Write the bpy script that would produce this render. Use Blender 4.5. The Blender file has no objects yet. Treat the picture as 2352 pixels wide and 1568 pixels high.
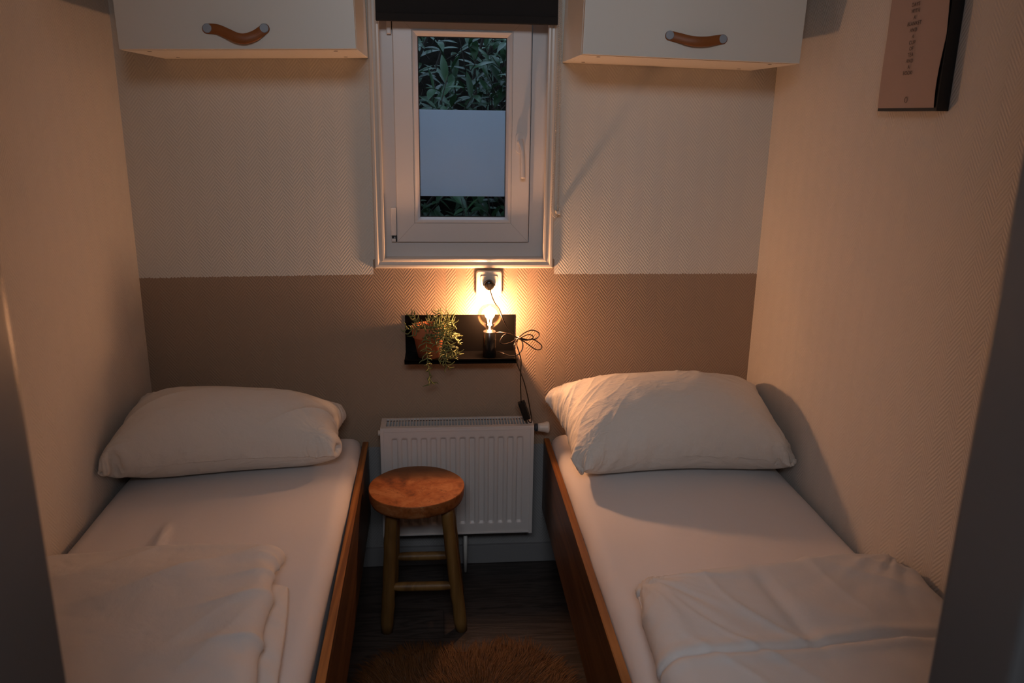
import bpy, bmesh, math, random
import numpy as np
from mathutils import Vector, Matrix, noise

# ------------------------------------------------------------------ camera
sc = bpy.context.scene
COL = sc.collection
CAM_F = 1860.0
P_, RO_, YA_ = [math.radians(a) for a in (15.7, 0.86, -5.2)]
CAM_LOC = np.array([0.0, -2.6, 1.557])
def _Rz(a): c, s = math.cos(a), math.sin(a); return np.array([[c, -s, 0], [s, c, 0], [0, 0, 1]])
def _Rx(a): c, s = math.cos(a), math.sin(a); return np.array([[1, 0, 0], [0, c, -s], [0, s, c]])
CAM_M = _Rz(YA_) @ _Rx(math.pi/2 - P_) @ _Rz(RO_)
cd = bpy.data.cameras.new('camera')
cd.sensor_width = 36.0
cd.lens = CAM_F / 2352 * 36.0
cd.clip_start = 0.05
cd.dof.use_dof = True
cd.dof.focus_distance = 2.45
cd.dof.aperture_fstop = 5.4
cam = bpy.data.objects.new('camera', cd)
COL.objects.link(cam)
m4 = Matrix([list(CAM_M[i]) + [CAM_LOC[i]] for i in range(3)] + [[0, 0, 0, 1]])
cam.matrix_world = m4
sc.camera = cam

def at(px, py, ax, v):
    """point where the sight line through a photo pixel meets the plane axis=v (metres)"""
    d = CAM_M @ np.array([px - 1176, -(py - 784), -CAM_F])
    t = (v - CAM_LOC[ax]) / d[ax]
    return Vector(CAM_LOC + t * d)
def aty(px, py, y): return at(px, py, 1, y)

# ------------------------------------------------------------------ world, light, exposure
sc.view_settings.view_transform = 'Standard'
sc.view_settings.look = 'None'
sc.view_settings.gamma = 1
sc.view_settings.use_curve_mapping = False
sc.view_settings.exposure = 0.36
w = bpy.data.worlds.new('dusk_sky'); sc.world = w; w.use_nodes = True
bg = w.node_tree.nodes['Background']
bg.inputs[0].default_value = (0.50, 0.68, 1.0, 1)
bg.inputs[1].default_value = 1.35
# daylight reaching the hall behind the camera
al = bpy.data.lights.new('hall_daylight', 'AREA'); al.shape = 'RECTANGLE'; al.size = 0.9; al.size_y = 0.3
al.energy = 10.5; al.color = (0.86, 0.91, 1.0)
ao = bpy.data.objects.new('hall_daylight', al); COL.objects.link(ao)
ao.location = (-0.05, -3.25, 2.30)
ao.rotation_euler = (math.radians(76), 0, math.radians(-4))
LAMP_POWER = 8.2
LAMP_COLOR = (1.0, 0.50, 0.265)

# ------------------------------------------------------------------ helpers
def link(name, me, mat=None, parent=None):
    o = bpy.data.objects.new(name, me); COL.objects.link(o)
    if mat is not None:
        for m in (mat if isinstance(mat, (list, tuple)) else [mat]): me.materials.append(m)
    if parent is not None: o.parent = parent
    return o
def smooth(me, ang=None):
    for p in me.polygons: p.use_smooth = True
def tag(o, label=None, cat=None, group=None, kind=None):
    if label: o['label'] = label
    if cat: o['category'] = cat
    if group: o['group'] = group
    if kind: o['kind'] = kind
    return o
def thing(name, label, cat, loc=(0, 0, 0), group=None, rot=(0, 0, 0)):
    o = bpy.data.objects.new(name, None); COL.objects.link(o)
    o.location = loc; o.rotation_euler = rot
    return tag(o, label, cat, group)

class MB:
    """collects shapes into one mesh"""
    def __init__(s): s.bm = bmesh.new()
    def verts(s, vs, fs, sm=False, mi=0):
        b = [s.bm.verts.new(v) for v in vs]
        for f in fs:
            try: fc = s.bm.faces.new([b[i] for i in f])
            except ValueError: continue
            fc.smooth = sm; fc.material_index = mi
        return b
    def box(s, x0, x1, y0, y1, z0, z1, bev=0.0, seg=2, mi=0):
        t = bmesh.new()
        vs = [t.verts.new((x, y, z)) for x in (x0, x1) for y in (y0, y1) for z in (z0, z1)]
        for f in ((0, 1, 3, 2), (4, 6, 7, 5), (0, 4, 5, 1), (2, 3, 7, 6), (0, 2, 6, 4), (1, 5, 7, 3)):
            t.faces.new([vs[i] for i in f])
        if bev > 0:
            bmesh.ops.bevel(t, geom=list(t.edges), offset=bev, segments=seg, profile=0.7, affect='EDGES')
            for f in t.faces: f.smooth = False
        s.join(t, mi)
    def join(s, t, mi=0):
        bmesh.ops.recalc_face_normals(t, faces=t.faces)
        t.verts.index_update()
        vs = [s.bm.verts.new(v.co) for v in t.verts]
        for f in t.faces:
            n = s.bm.faces.new([vs[v.index] for v in f.verts]); n.smooth = f.smooth; n.material_index = mi
        t.free()
    def lathe(s, prof, c=(0, 0, 0), axis='z', n=32, mi=0, caps=True):
        t = bmesh.new(); rings = []
        for r, h in prof:
            ring = []
            for k in range(n):
                a = 2 * math.pi * k / n
                u, v = r * math.cos(a), r * math.sin(a)
                p = {'z': (u, v, h), 'y': (u, h, v), 'x': (h, u, v)}[axis]
                ring.append(t.verts.new((p[0] + c[0], p[1] + c[1], p[2] + c[2])))
            rings.append(ring)
        for a, b in zip(rings, rings[1:]):
            for k in range(n):
                f = t.faces.new((a[k], a[(k+1) % n], b[(k+1) % n], b[k])); f.smooth = True
        if caps:
            t.faces.new(rings[0]); t.faces.new(rings[-1])
        s.join(t, mi)
    def tube(s, pts, r, n=8, mi=0, close=False):
        pts = [Vector(p) for p in pts]
        rs = r if isinstance(r, (list, tuple)) else [r] * len(pts)
        t = bmesh.new(); rings = []
        up = None
        for i, p in enumerate(pts):
            d = (pts[min(i+1, len(pts)-1)] - pts[max(i-1, 0)])
            if close: d = pts[(i+1) % len(pts)] - pts[i-1]
            if d.length < 1e-9: d = Vector((0, 0, 1))
            d.normalize()
            if up is None:
                up = Vector((0, 0, 1)) if abs(d.z) < 0.9 else Vector((1, 0, 0))
            up = (up - d * up.dot(d))
            if up.length < 1e-6: up = Vector((1, 0, 0)) - d * d.x
            up.normalize(); sd = d.cross(up)
            rings.append([t.verts.new(p + (up * math.cos(2*math.pi*k/n) + sd * math.sin(2*math.pi*k/n)) * rs[i]) for k in range(n)])
        pr = list(zip(rings, rings[1:])) + ([(rings[-1], rings[0])] if close else [])
        for a, b in pr:
            for k in range(n):
                f = t.faces.new((a[k], a[(k+1) % n], b[(k+1) % n], b[k])); f.smooth = True
        if not close:
            t.faces.new(rings[0]); t.faces.new(rings[-1])
        s.join(t, mi)
    def prism(s, prof, p0, p1, ax_u, ax_v, sm=False):
        """profile (u,v) swept straight from p0 to p1"""
        p0, p1, U, V = Vector(p0), Vector(p1), Vector(ax_u), Vector(ax_v)
        t = bmesh.new()
        a = [t.verts.new(p0 + U*u + V*v) for u, v in prof]
        b = [t.verts.new(p1 + U*u + V*v) for u, v in prof]
        n = len(prof)
        for k in range(n): t.faces.new((a[k], a[(k+1) % n], b[(k+1) % n], b[k]))
        t.faces.new(a); t.faces.new(b)
        s.join(t)
    def build(s, name, mat, parent=None, inv=None):
        if inv is not None: bmesh.ops.transform(s.bm, matrix=inv, verts=s.bm.verts)
        me = bpy.data.meshes.new(name); s.bm.to_mesh(me); s.bm.free()
        o = link(name, me, mat, parent)
        return o
def local(parent):
    """matrix that takes world coordinates into a thing's own frame"""
    return (Matrix.LocRotScale(parent.location, parent.rotation_euler, None)).inverted()
def picture_frame(mb, x0, x1, z0, z1, prof, y0=0.0):
    """mitred frame: prof = (inset, y) pairs, inset measured inwards from the outer rectangle"""
    t = bmesh.new(); loops = []
    for d, y in prof:
        loops.append([t.verts.new(p) for p in ((x0+d, y0+y, z0+d), (x1-d, y0+y, z0+d), (x1-d, y0+y, z1-d), (x0+d, y0+y, z1-d))])
    n = len(loops)
    for i in range(n):
        a, b = loops[i], loops[(i+1) % n]
        for k in range(4): t.faces.new((a[k], a[(k+1) % 4], b[(k+1) % 4], b[k]))
    mb.join(t)
def catmull(pts, k=8):
    pts = [Vector(p) for p in pts]; out = []
    q = [pts[0]] + pts + [pts[-1]]
    for i in range(1, len(q)-2):
        a, b, c, d = q[i-1:i+3]
        for j in range(k):
            t = j / k
            out.append(0.5*((2*b) + (c-a)*t + (2*a-5*b+4*c-d)*t*t + (3*b-a-3*c+d)*t**3))
    out.append(pts[-1]); return out

# ------------------------------------------------------------------ materials
def new_mat(name):
    m = bpy.data.materials.new(name); m.use_nodes = True
    nt = m.node_tree; b = nt.nodes['Principled BSDF']
    return m, nt, b
def N(nt, typ, **kw):
    n = nt.nodes.new(typ)
    for k, v in kw.items():
        if k == 'op': n.operation = v
        elif k == 'ins':
            for i, x in v.items(): n.inputs[i].default_value = x
        else: setattr(n, k, v)
    return n
def math_(nt, op, a, b=None, c=None):
    n = nt.nodes.new('ShaderNodeMath'); n.operation = op
    for i, x in enumerate((a, b, c)):
        if x is None: continue
        if hasattr(x, 'links') or hasattr(x, 'is_linked'): nt.links.new(x, n.inputs[i])
        else: n.inputs[i].default_value = x
    return n.outputs[0]
def plain(name, col, rough=0.5, metal=0.0, bump=None, var=None, spec=None):
    m, nt, b = new_mat(name)
    b.inputs['Base Color'].default_value = (*col, 1)
    b.inputs['Roughness'].default_value = rough
    b.inputs['Metallic'].default_value = metal
    if spec is not None: b.inputs['Specular IOR Level'].default_value = spec
    tc = N(nt, 'ShaderNodeTexCoord')
    if var:
        nz = N(nt, 'ShaderNodeTexNoise', ins={'Scale': var[0], 'Detail': 5})
        nt.links.new(tc.outputs['Object'], nz.inputs['Vector'])
        mx = N(nt, 'ShaderNodeMix', data_type='RGBA'); mx.inputs[6].default_value = (*col, 1)
        mx.inputs[7].default_value = tuple(c * var[1] for c in col) + (1,)
        nt.links.new(nz.outputs[0], mx.inputs[0]); nt.links.new(mx.outputs[2], b.inputs['Base Color'])
    if bump:
        nz = N(nt, 'ShaderNodeTexNoise', ins={'Scale': bump[0], 'Detail': 4})
        nt.links.new(tc.outputs['Object'], nz.inputs['Vector'])
        bp = N(nt, 'ShaderNodeBump', ins={'Strength': bump[1], 'Distance': bump[2]})
        nt.links.new(nz.outputs[0], bp.inputs['Height']); nt.links.new(bp.outputs[0], b.inputs['Normal'])
    return m

def wallpaper(name, axis, white, brown=None, zlo=0.0, zhi=0.0, dist=0.0009):
    m, nt, b = new_mat(name)
    tc = N(nt, 'ShaderNodeTexCoord'); sp = N(nt, 'ShaderNodeSeparateXYZ')
    nt.links.new(tc.outputs['Object'], sp.inputs[0])
    u = sp.outputs[axis]; z = sp.outputs[2]
    wob = N(nt, 'ShaderNodeTexNoise', ins={'Scale': 35.0, 'Detail': 2}); nt.links.new(tc.outputs['Object'], wob.inputs['Vector'])
    uu = math_(nt, 'ADD', u, 10.0)
    tri = math_(nt, 'PINGPONG', uu, 0.0335)
    ph = math_(nt, 'ADD', z, math_(nt, 'MULTIPLY', tri, 1.25))
    ph = math_(nt, 'ADD', ph, math_(nt, 'MULTIPLY', wob.outputs[0], 0.003))
    sn = math_(nt, 'SINE', math_(nt, 'MULTIPLY', ph, 2*math.pi/0.0120))
    fine = N(nt, 'ShaderNodeTexNoise', ins={'Scale': 420.0, 'Detail': 3}); nt.links.new(tc.outputs['Object'], fine.inputs['Vector'])
    big = N(nt, 'ShaderNodeTexNoise', ins={'Scale': 9.0, 'Detail': 2}); nt.links.new(tc.outputs['Object'], big.inputs['Vector'])
    amp = math_(nt, 'MULTIPLY_ADD', big.outputs[0], 0.6, 0.45)
    h = math_(nt, 'MULTIPLY', math_(nt, 'MULTIPLY', sn, amp), 0.5)
    h = math_(nt, 'ADD', h, math_(nt, 'MULTIPLY', fine.outputs[0], 0.7))
    bp = N(nt, 'ShaderNodeBump', ins={'Strength': 0.85, 'Distance': dist}); nt.links.new(h, bp.inputs['Height'])
    nt.links.new(bp.outputs[0], b.inputs['Normal'])
    b.inputs['Roughness'].default_value = 0.55
    b.inputs['Specular IOR Level'].default_value = 0.3
    b.inputs['Base Color'].default_value = (*white, 1)
    if brown:
        # the hand-painted band: its edge wanders a little with the ribs
        e = N(nt, 'ShaderNodeTexNoise', ins={'Scale': 60.0, 'Detail': 2}); nt.links.new(tc.outputs['Object'], e.inputs['Vector'])
        zz = math_(nt, 'ADD', z, math_(nt, 'ADD', math_(nt, 'MULTIPLY', e.outputs[0], 0.006), math_(nt, 'MULTIPLY', sn, 0.0012)))
        under = math_(nt, 'MULTIPLY', math_(nt, 'GREATER_THAN', u, -0.215), math_(nt, 'LESS_THAN', u, 0.372))   # right up to the casing below the window
        k = math_(nt, 'MULTIPLY', math_(nt, 'GREATER_THAN', zz, zlo+0.003), math_(nt, 'LESS_THAN', zz, math_(nt, 'ADD', math_(nt, 'MULTIPLY_ADD', under, 0.05, zhi+0.003), math_(nt, 'MULTIPLY', math_(nt, 'MINIMUM', math_(nt, 'ADD', u, 0.2), 0.0), 0.013))))
        mx = N(nt, 'ShaderNodeMix', data_type='RGBA'); mx.inputs[6].default_value = (*white, 1); mx.inputs[7].default_value = (*brown, 1)
        low = N(nt, 'ShaderNodeMix', data_type='RGBA'); low.inputs[6].default_value = (0.30, 0.295, 0.29, 1); low.inputs[7].default_value = (*white, 1)  # white paint below the band greyed: dim light near the floor put into its colour
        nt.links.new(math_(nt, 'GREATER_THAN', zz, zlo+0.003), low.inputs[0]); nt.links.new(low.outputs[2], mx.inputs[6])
        nt.links.new(k, mx.inputs[0]); nt.links.new(mx.outputs[2], b.inputs['Base Color'])
    return m

def wood(name, c1, c2, axis=1, scale=6.0, ring=9.0, rough=0.45, stretch=0.08, bump=0.0006, c3=None):
    m, nt, b = new_mat(name)
    tc = N(nt, 'ShaderNodeTexCoord'); mp = N(nt, 'ShaderNodeMapping')
    sc_ = [1, 1, 1]; sc_[axis] = stretch
    mp.inputs['Scale'].default_value = sc_
    nt.links.new(tc.outputs['Object'], mp.inputs[0])
    n1 = N(nt, 'ShaderNodeTexNoise', ins={'Scale': scale, 'Detail': 3, 'Distortion': 0.6}); nt.links.new(mp.outputs[0], n1.inputs['Vector'])
    s = math_(nt, 'SINE', math_(nt, 'MULTIPLY', n1.outputs[0], ring * 6.28))
    s = math_(nt, 'MULTIPLY_ADD', s, 0.5, 0.5)
    n2 = N(nt, 'ShaderNodeTexNoise', ins={'Scale': scale * 14, 'Detail': 4}); nt.links.new(mp.outputs[0], n2.inputs['Vector'])
    f = math_(nt, 'ADD', math_(nt, 'MULTIPLY', s, 0.6), math_(nt, 'MULTIPLY', n2.outputs[0], 0.5))
    cr = N(nt, 'ShaderNodeValToRGB'); cr.color_ramp.elements[0].color = (*c1, 1); cr.color_ramp.elements[1].color = (*c2, 1)
    cr.color_ramp.elements[0].position = 0.15; cr.color_ramp.elements[1].position = 0.95
    if c3:
        e = cr.color_ramp.elements.new(0.55); e.color = (*c3, 1)
    nt.links.new(f, cr.inputs[0]); nt.links.new(cr.outputs[0], b.inputs['Base Color'])
    bp = N(nt, 'ShaderNodeBump', ins={'Strength': 0.5, 'Distance': bump}); nt.links.new(f, bp.inputs['Height']); nt.links.new(bp.outputs[0], b.inputs['Normal'])
    b.inputs['Roughness'].default_value = rough
    return m

def fabric(name, col, wr=0.002, wscale=7.0, rough=0.85, stretch=(1, 1, 1)):
    m, nt, b = new_mat(name)
    tc = N(nt, 'ShaderNodeTexCoord')
    mp = N(nt, 'ShaderNodeMapping'); mp.inputs['Scale'].default_value = stretch; mp.inputs['Rotation'].default_value = (0, 0, 0.6)
    nt.links.new(tc.outputs['Object'], mp.inputs[0])
    a = N(nt, 'ShaderNodeTexNoise', ins={'Scale': wscale, 'Detail': 6, 'Roughness': 0.55, 'Distortion': 0.4}); nt.links.new(mp.outputs[0], a.inputs['Vector'])
    f = N(nt, 'ShaderNodeTexNoise', ins={'Scale': 600.0, 'Detail': 2}); nt.links.new(tc.outputs['Object'], f.inputs['Vector'])
    b1 = N(nt, 'ShaderNodeBump', ins={'Strength': 0.6, 'Distance': wr}); nt.links.new(a.outputs[0], b1.inputs['Height'])
    b2 = N(nt, 'ShaderNodeBump', ins={'Strength': 0.3, 'Distance': 0.0005}); nt.links.new(f.outputs[0], b2.inputs['Height'])
    nt.links.new(b1.outputs[0], b2.inputs['Normal']); nt.links.new(b2.outputs[0], b.inputs['Normal'])
    b.inputs['Base Color'].default_value = (*col, 1); b.inputs['Roughness'].default_value = rough
    b.inputs['Sheen Weight'].default_value = 0.08
    b.inputs['Specular IOR Level'].default_value = 0.25
    return m

WHITE = (0.74, 0.71, 0.65)
M = dict(
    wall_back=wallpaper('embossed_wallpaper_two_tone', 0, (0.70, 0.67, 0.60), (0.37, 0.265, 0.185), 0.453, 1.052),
    wall_side=wallpaper('embossed_wallpaper_white', 1, (0.70, 0.665, 0.62), dist=0.0011),
    door_wall=plain('grey_door_paint', (0.105, 0.101, 0.101), 0.33, bump=(60, 0.2, 0.0005)),
    hall=plain('hall_paint', (0.30, 0.30, 0.30), 0.7, bump=(80, 0.2, 0.0005)),
    ceiling=plain('ceiling_paint', (0.62, 0.60, 0.56), 0.8, bump=(150, 0.3, 0.0006)),
    upvc=plain('white_plastic_frame', (0.70, 0.68, 0.67), 0.32, bump=(12, 0.15, 0.0006)),
    trim=plain('glossy_white_trim', (0.68, 0.64, 0.58), 0.28, bump=(25, 0.2, 0.0006)),
    skirting=plain('skirting_paint', (0.24, 0.235, 0.235), 0.5, bump=(40, 0.2, 0.0005)),
    seal=plain('black_rubber_seal', (0.015, 0.015, 0.016), 0.6, bump=(90, 0.2, 0.0003)),
    cabinet=plain('white_melamine', (0.82, 0.79, 0.71), 0.42, bump=(300, 0.15, 0.0002)),
    leather=plain('tan_leather', (0.36, 0.115, 0.026), 0.5, bump=(500, 0.4, 0.0004), var=(40, 0.7)),
    screw=plain('brushed_zinc', (0.36, 0.40, 0.45), 0.55, 0.35, bump=(300, 0.2, 0.0002)),
    hole=plain('dark_fitting', (0.05, 0.03, 0.02), 0.7, bump=(90, 0.2, 0.0003)),
    blind=plain('black_blind_fabric', (0.011, 0.010, 0.010), 0.85, bump=(700, 0.4, 0.0004)),
    chain=plain('pale_bead_chain', (0.62, 0.55, 0.46), 0.35, bump=(60, 0.1, 0.0002)),
    black=plain('black_coated_steel', (0.003, 0.0026, 0.0024), 0.33, bump=(700, 0.1, 0.0001), spec=0.12),
    lampblack=plain('black_lamp_enamel', (0.012, 0.011, 0.010), 0.25, bump=(200, 0.1, 0.0001)),
    cord=plain('brown_black_flex', (0.022, 0.014, 0.010), 0.32, bump=(200, 0.1, 0.0001)),
    socket=plain('cream_switch_plastic', (0.74, 0.70, 0.62), 0.3, bump=(60, 0.1, 0.0002)),
    terracotta=plain('terracotta', (0.50, 0.150, 0.055), 0.8, bump=(120, 0.4, 0.0009), var=(25, 0.75)),
    soil=plain('dry_soil', (0.05, 0.03, 0.018), 0.95, bump=(90, 1.0, 0.004), var=(60, 0.4)),
    leaf=plain('greyish_green_leaf', (0.105, 0.125, 0.042), 0.5, var=(30, 1.9), bump=(200, 0.2, 0.0003)),
    radiator=plain('white_radiator_enamel', (0.70, 0.665, 0.64), 0.35, bump=(80, 0.12, 0.0004)),
    raddark=plain('radiator_inside', (0.03, 0.04, 0.055), 0.6, bump=(50, 0.2, 0.0003)),
    knob=plain('white_valve_plastic', (0.72, 0.69, 0.63), 0.35, bump=(60, 0.1, 0.0002)),
    brass=plain('dull_metal', (0.25, 0.22, 0.2), 0.4, 0.8, bump=(90, 0.2, 0.0002)),
    sheet=fabric('white_jersey_sheet', (0.76, 0.725, 0.72), 0.006, 5.0, 0.95),
    pillow=fabric('white_cotton_pillowcase', (0.77, 0.735, 0.68), 0.014, 14.0, 0.8, (1, 2.2, 1)),
    duvet=fabric('white_cotton_duvet', (0.76, 0.74, 0.73), 0.007, 7.0, 0.85, (1.3, 1, 1)),
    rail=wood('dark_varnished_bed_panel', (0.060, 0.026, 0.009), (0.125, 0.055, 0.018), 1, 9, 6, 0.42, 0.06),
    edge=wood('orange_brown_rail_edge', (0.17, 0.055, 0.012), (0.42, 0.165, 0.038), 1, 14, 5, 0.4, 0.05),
    seat=wood('reddish_teak_slab', (0.13, 0.035, 0.009), (0.56, 0.22, 0.065), 0, 8.5, 3.2, 0.4, 0.5, 0.0008, (0.42, 0.135, 0.035)),
    leg=wood('peeled_branch_wood', (0.13, 0.060, 0.014), (0.26, 0.135, 0.036), 2, 12, 4, 0.5, 0.08),
    picframe=plain('black_picture_frame', (0.008, 0.008, 0.009), 0.4, bump=(200, 0.1, 0.0002)),
    paper=plain('dusty_pink_paper', (0.47, 0.355, 0.31), 0.8, bump=(20, 0.3, 0.001), var=(9, 0.85)),
    ink=plain('grey_ink', (0.035, 0.03, 0.028), 0.8, bump=(200, 0.1, 0.0001)),
    pelt=plain('sheepskin_leather', (0.10, 0.045, 0.015), 0.95, bump=(50, 0.6, 0.002)),
    laurel=plain('laurel_leaf_green', (0.018, 0.045, 0.017), 0.30, var=(7, 2.6), bump=(60, 0.3, 0.0006)),
    twig=plain('brown_twig', (0.06, 0.045, 0.035), 0.9, bump=(90, 0.5, 0.001)),
    earth=plain('dark_earth_bank', (0.010, 0.008, 0.006), 0.95, bump=(20, 1.0, 0.02), var=(12, 0.4), spec=0.03),
)
def slab_mat():
    m, nt, b = new_mat('reddish_teak_slab')
    tc = N(nt, 'ShaderNodeTexCoord')
    n0 = N(nt, 'ShaderNodeTexNoise', ins={'Scale': 9.0, 'Detail': 4, 'Distortion': 1.8}); nt.links.new(tc.outputs['Object'], n0.inputs['Vector'])
    n1 = N(nt, 'ShaderNodeTexNoise', ins={'Scale': 38.0, 'Detail': 6, 'Distortion': 2.5}); nt.links.new(tc.outputs['Object'], n1.inputs['Vector'])
    n2 = N(nt, 'ShaderNodeTexNoise', ins={'Scale': 5.0, 'Detail': 3, 'Distortion': 1.0}); nt.links.new(tc.outputs['Object'], n2.inputs['Vector'])
    cr = N(nt, 'ShaderNodeValToRGB'); e = cr.color_ramp.elements
    e[0].position = 0.30; e[0].color = (0.09, 0.028, 0.008, 1); e[1].position = 0.70; e[1].color = (0.42, 0.19, 0.075, 1)
    k = e.new(0.47); k.color = (0.27, 0.085, 0.022, 1)
    nt.links.new(math_(nt, 'ADD', math_(nt, 'MULTIPLY', n0.outputs[0], 0.72), math_(nt, 'MULTIPLY', n1.outputs[0], 0.28)), cr.inputs[0])
    sp = N(nt, 'ShaderNodeSeparateXYZ'); nt.links.new(tc.outputs['Object'], sp.inputs[0])
    # olive-brown sapwood along the far side of the slab
    sw_ = math_(nt, 'MULTIPLY_ADD', math_(nt, 'ADD', sp.outputs[1], math_(nt, 'MULTIPLY', n2.outputs[0], 0.10)), 28.0, -2.3)
    cl_ = N(nt, 'ShaderNodeClamp'); nt.links.new(sw_, cl_.inputs[0])
    m1 = N(nt, 'ShaderNodeMix', data_type='RGBA'); m1.inputs[7].default_value = (0.10, 0.048, 0.013, 1)
    nt.links.new(math_(nt, 'MULTIPLY', cl_.outputs[0], 0.75), m1.inputs[0]); nt.links.new(cr.outputs[0], m1.inputs[6])
    # fine dark cracks
    ck = math_(nt, 'ABSOLUTE', math_(nt, 'SUBTRACT', n0.outputs[0], 0.57))
    ck = math_(nt, 'MULTIPLY', math_(nt, 'LESS_THAN', ck, 0.0035), math_(nt, 'GREATER_THAN', n2.outputs[0], 0.52))
    m2 = N(nt, 'ShaderNodeMix', data_type='RGBA'); m2.inputs[7].default_value = (0.05, 0.018, 0.006, 1)
    nt.links.new(math_(nt, 'MULTIPLY', ck, 0.8), m2.inputs[0]); nt.links.new(m1.outputs[2], m2.inputs[6]); nt.links.new(m2.outputs[2], b.inputs['Base Color'])
    bp = N(nt, 'ShaderNodeBump', ins={'Strength': 0.4, 'Distance': 0.001}); nt.links.new(n1.outputs[0], bp.inputs['Height']); nt.links.new(bp.outputs[0], b.inputs['Normal'])
    b.inputs['Roughness'].default_value = 0.5; b.inputs['Specular IOR Level'].default_value = 0.3
    return m
M['seat'] = slab_mat()
# floor: grey-brown vinyl planks running left to right
def floor_mat():
    m, nt, b = new_mat('grey_oak_vinyl_planks')
    tc = N(nt, 'ShaderNodeTexCoord')
    br = N(nt, 'ShaderNodeTexBrick', offset=0.37, squash=1.0)
    for k, v in {'Scale': 1.0, 'Mortar Size': 0.0012, 'Mortar Smooth': 0.2, 'Brick Width': 1.2, 'Row Height': 0.145, 'Bias': 0.0}.items(): br.inputs[k].default_value = v
    br.inputs['Color1'].default_value = (0.050, 0.040, 0.036, 1); br.inputs['Color2'].default_value = (0.066, 0.053, 0.047, 1); br.inputs['Mortar'].default_value = (0.03, 0.025, 0.02, 1)
    nt.links.new(tc.outputs['Object'], br.inputs['Vector'])
    mp = N(nt, 'ShaderNodeMapping'); mp.inputs['Scale'].default_value = (0.12, 1, 1); nt.links.new(tc.outputs['Object'], mp.inputs[0])
    nz = N(nt, 'ShaderNodeTexNoise', ins={'Scale': 16.0, 'Detail': 6, 'Distortion': 1.2}); nt.links.new(mp.outputs[0], nz.inputs['Vector'])
    s = math_(nt, 'MULTIPLY_ADD', math_(nt, 'SINE', math_(nt, 'MULTIPLY', nz.outputs[0], 40.0)), 0.25, 0.85)
    mx = N(nt, 'ShaderNodeVectorMath', operation='SCALE'); nt.links.new(br.outputs[0], mx.inputs[0]); nt.links.new(s, mx.inputs[3])
    nt.links.new(mx.outputs[0], b.inputs['Base Color'])
    bp = N(nt, 'ShaderNodeBump', ins={'Strength': 0.4, 'Distance': 0.0008}); nt.links.new(s, bp.inputs['Height']); nt.links.new(bp.outputs[0], b.inputs['Normal'])
    b.inputs['Roughness'].default_value = 0.42
    return m
M['floor'] = floor_mat()
def glass_mat(name, tint, gloss=0.06):
    m, nt, b = new_mat(name); nt.nodes.remove(b)
    tr = N(nt, 'ShaderNodeBsdfTransparent'); tr.inputs[0].default_value = (*tint, 1)
    gl = N(nt, 'ShaderNodeBsdfGlossy'); gl.inputs['Roughness'].default_value = 0.02
    fr = N(nt, 'ShaderNodeFresnel', ins={'IOR': 1.45}); k = math_(nt, 'MULTIPLY_ADD', fr.outputs[0], 0.45, gloss * 0.1)
    mx = N(nt, 'ShaderNodeMixShader'); nt.links.new(k, mx.inputs[0]); nt.links.new(tr.outputs[0], mx.inputs[1]); nt.links.new(gl.outputs[0], mx.inputs[2])
    nt.links.new(mx.outputs[0], nt.nodes['Material Output'].inputs[0]); return m
M['glass'] = glass_mat('window_glass', (0.93, 0.96, 0.95))
M['bulb'] = glass_mat('amber_bulb_glass', (1.0, 0.93, 0.82), 0.3)
def film_mat():
    m, nt, b = new_mat('frosted_window_film')
    b.inputs['Base Color'].default_value = (0.40, 0.42, 0.45, 1); b.inputs['Roughness'].default_value = 0.6
    tl = N(nt, 'ShaderNodeBsdfTranslucent'); tl.inputs[0].default_value = (0.82, 0.92, 1.0, 1)
    nz = N(nt, 'ShaderNodeTexNoise', ins={'Scale': 900.0}); tc = N(nt, 'ShaderNodeTexCoord'); nt.links.new(tc.outputs['Object'], nz.inputs['Vector'])
    bp = N(nt, 'ShaderNodeBump', ins={'Strength': 0.3, 'Distance': 0.0003}); nt.links.new(nz.outputs[0], bp.inputs['Height']); nt.links.new(bp.outputs[0], b.inputs['Normal'])
    mx = N(nt, 'ShaderNodeMixShader', ins={0: 0.82}); nt.links.new(b.outputs[0], mx.inputs[1]); nt.links.new(tl.outputs[0], mx.inputs[2])
    nt.links.new(mx.outputs[0], nt.nodes['Material Output'].inputs[0]); return m
M['film'] = film_mat()
def emit(name, col, s):
    m, nt, b = new_mat(name)
    b.inputs['Base Color'].default_value = (0.8, 0.5, 0.2, 1)
    b.inputs['Emission Color'].default_value = (*col, 1); b.inputs['Emission Strength'].default_value = s
    return m
M['filament'] = emit('glowing_filament', (1.0, 0.62, 0.26), 90)

# ------------------------------------------------------------------ room shell
XL, XR, YD, ZC = -0.945, 1.06, -1.95, 2.46
WX0, WX1, WZ0, WZ1 = -0.188, 0.345, 1.095, 2.02       # hole in the back wall for the window
def struct(o): return tag(o, kind='structure')
b = MB()
b.box(XL-0.1, WX0, 0, 0.12, 0, ZC); b.box(WX1, XR+0.1, 0, 0.12, 0, ZC)
b.box(WX0, WX1, 0, 0.12, 0, WZ0); b.box(WX0, WX1, 0, 0.12, WZ1, ZC)
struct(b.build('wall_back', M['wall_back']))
b = MB(); b.box(XL-0.1, XL, YD-0.1, 0, 0, ZC); struct(b.build('wall_left', M['wall_side']))
b = MB(); b.box(XR, XR+0.1, YD-0.1, 0, 0, ZC); struct(b.build('wall_right', M['wall_side']))
b = MB(); b.box(XL-0.6, XR+0.6, -4.2, 0.0, -0.05, 0); struct(b.build('floor', M['floor']))
b = MB(); b.box(XL-0.6, XR+0.6, -4.2, 0.12, ZC, ZC+0.05); struct(b.build('ceiling', M['ceiling']))
DX0, DX1, DZ = -0.336, 0.48, 2.36
b = MB()
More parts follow.
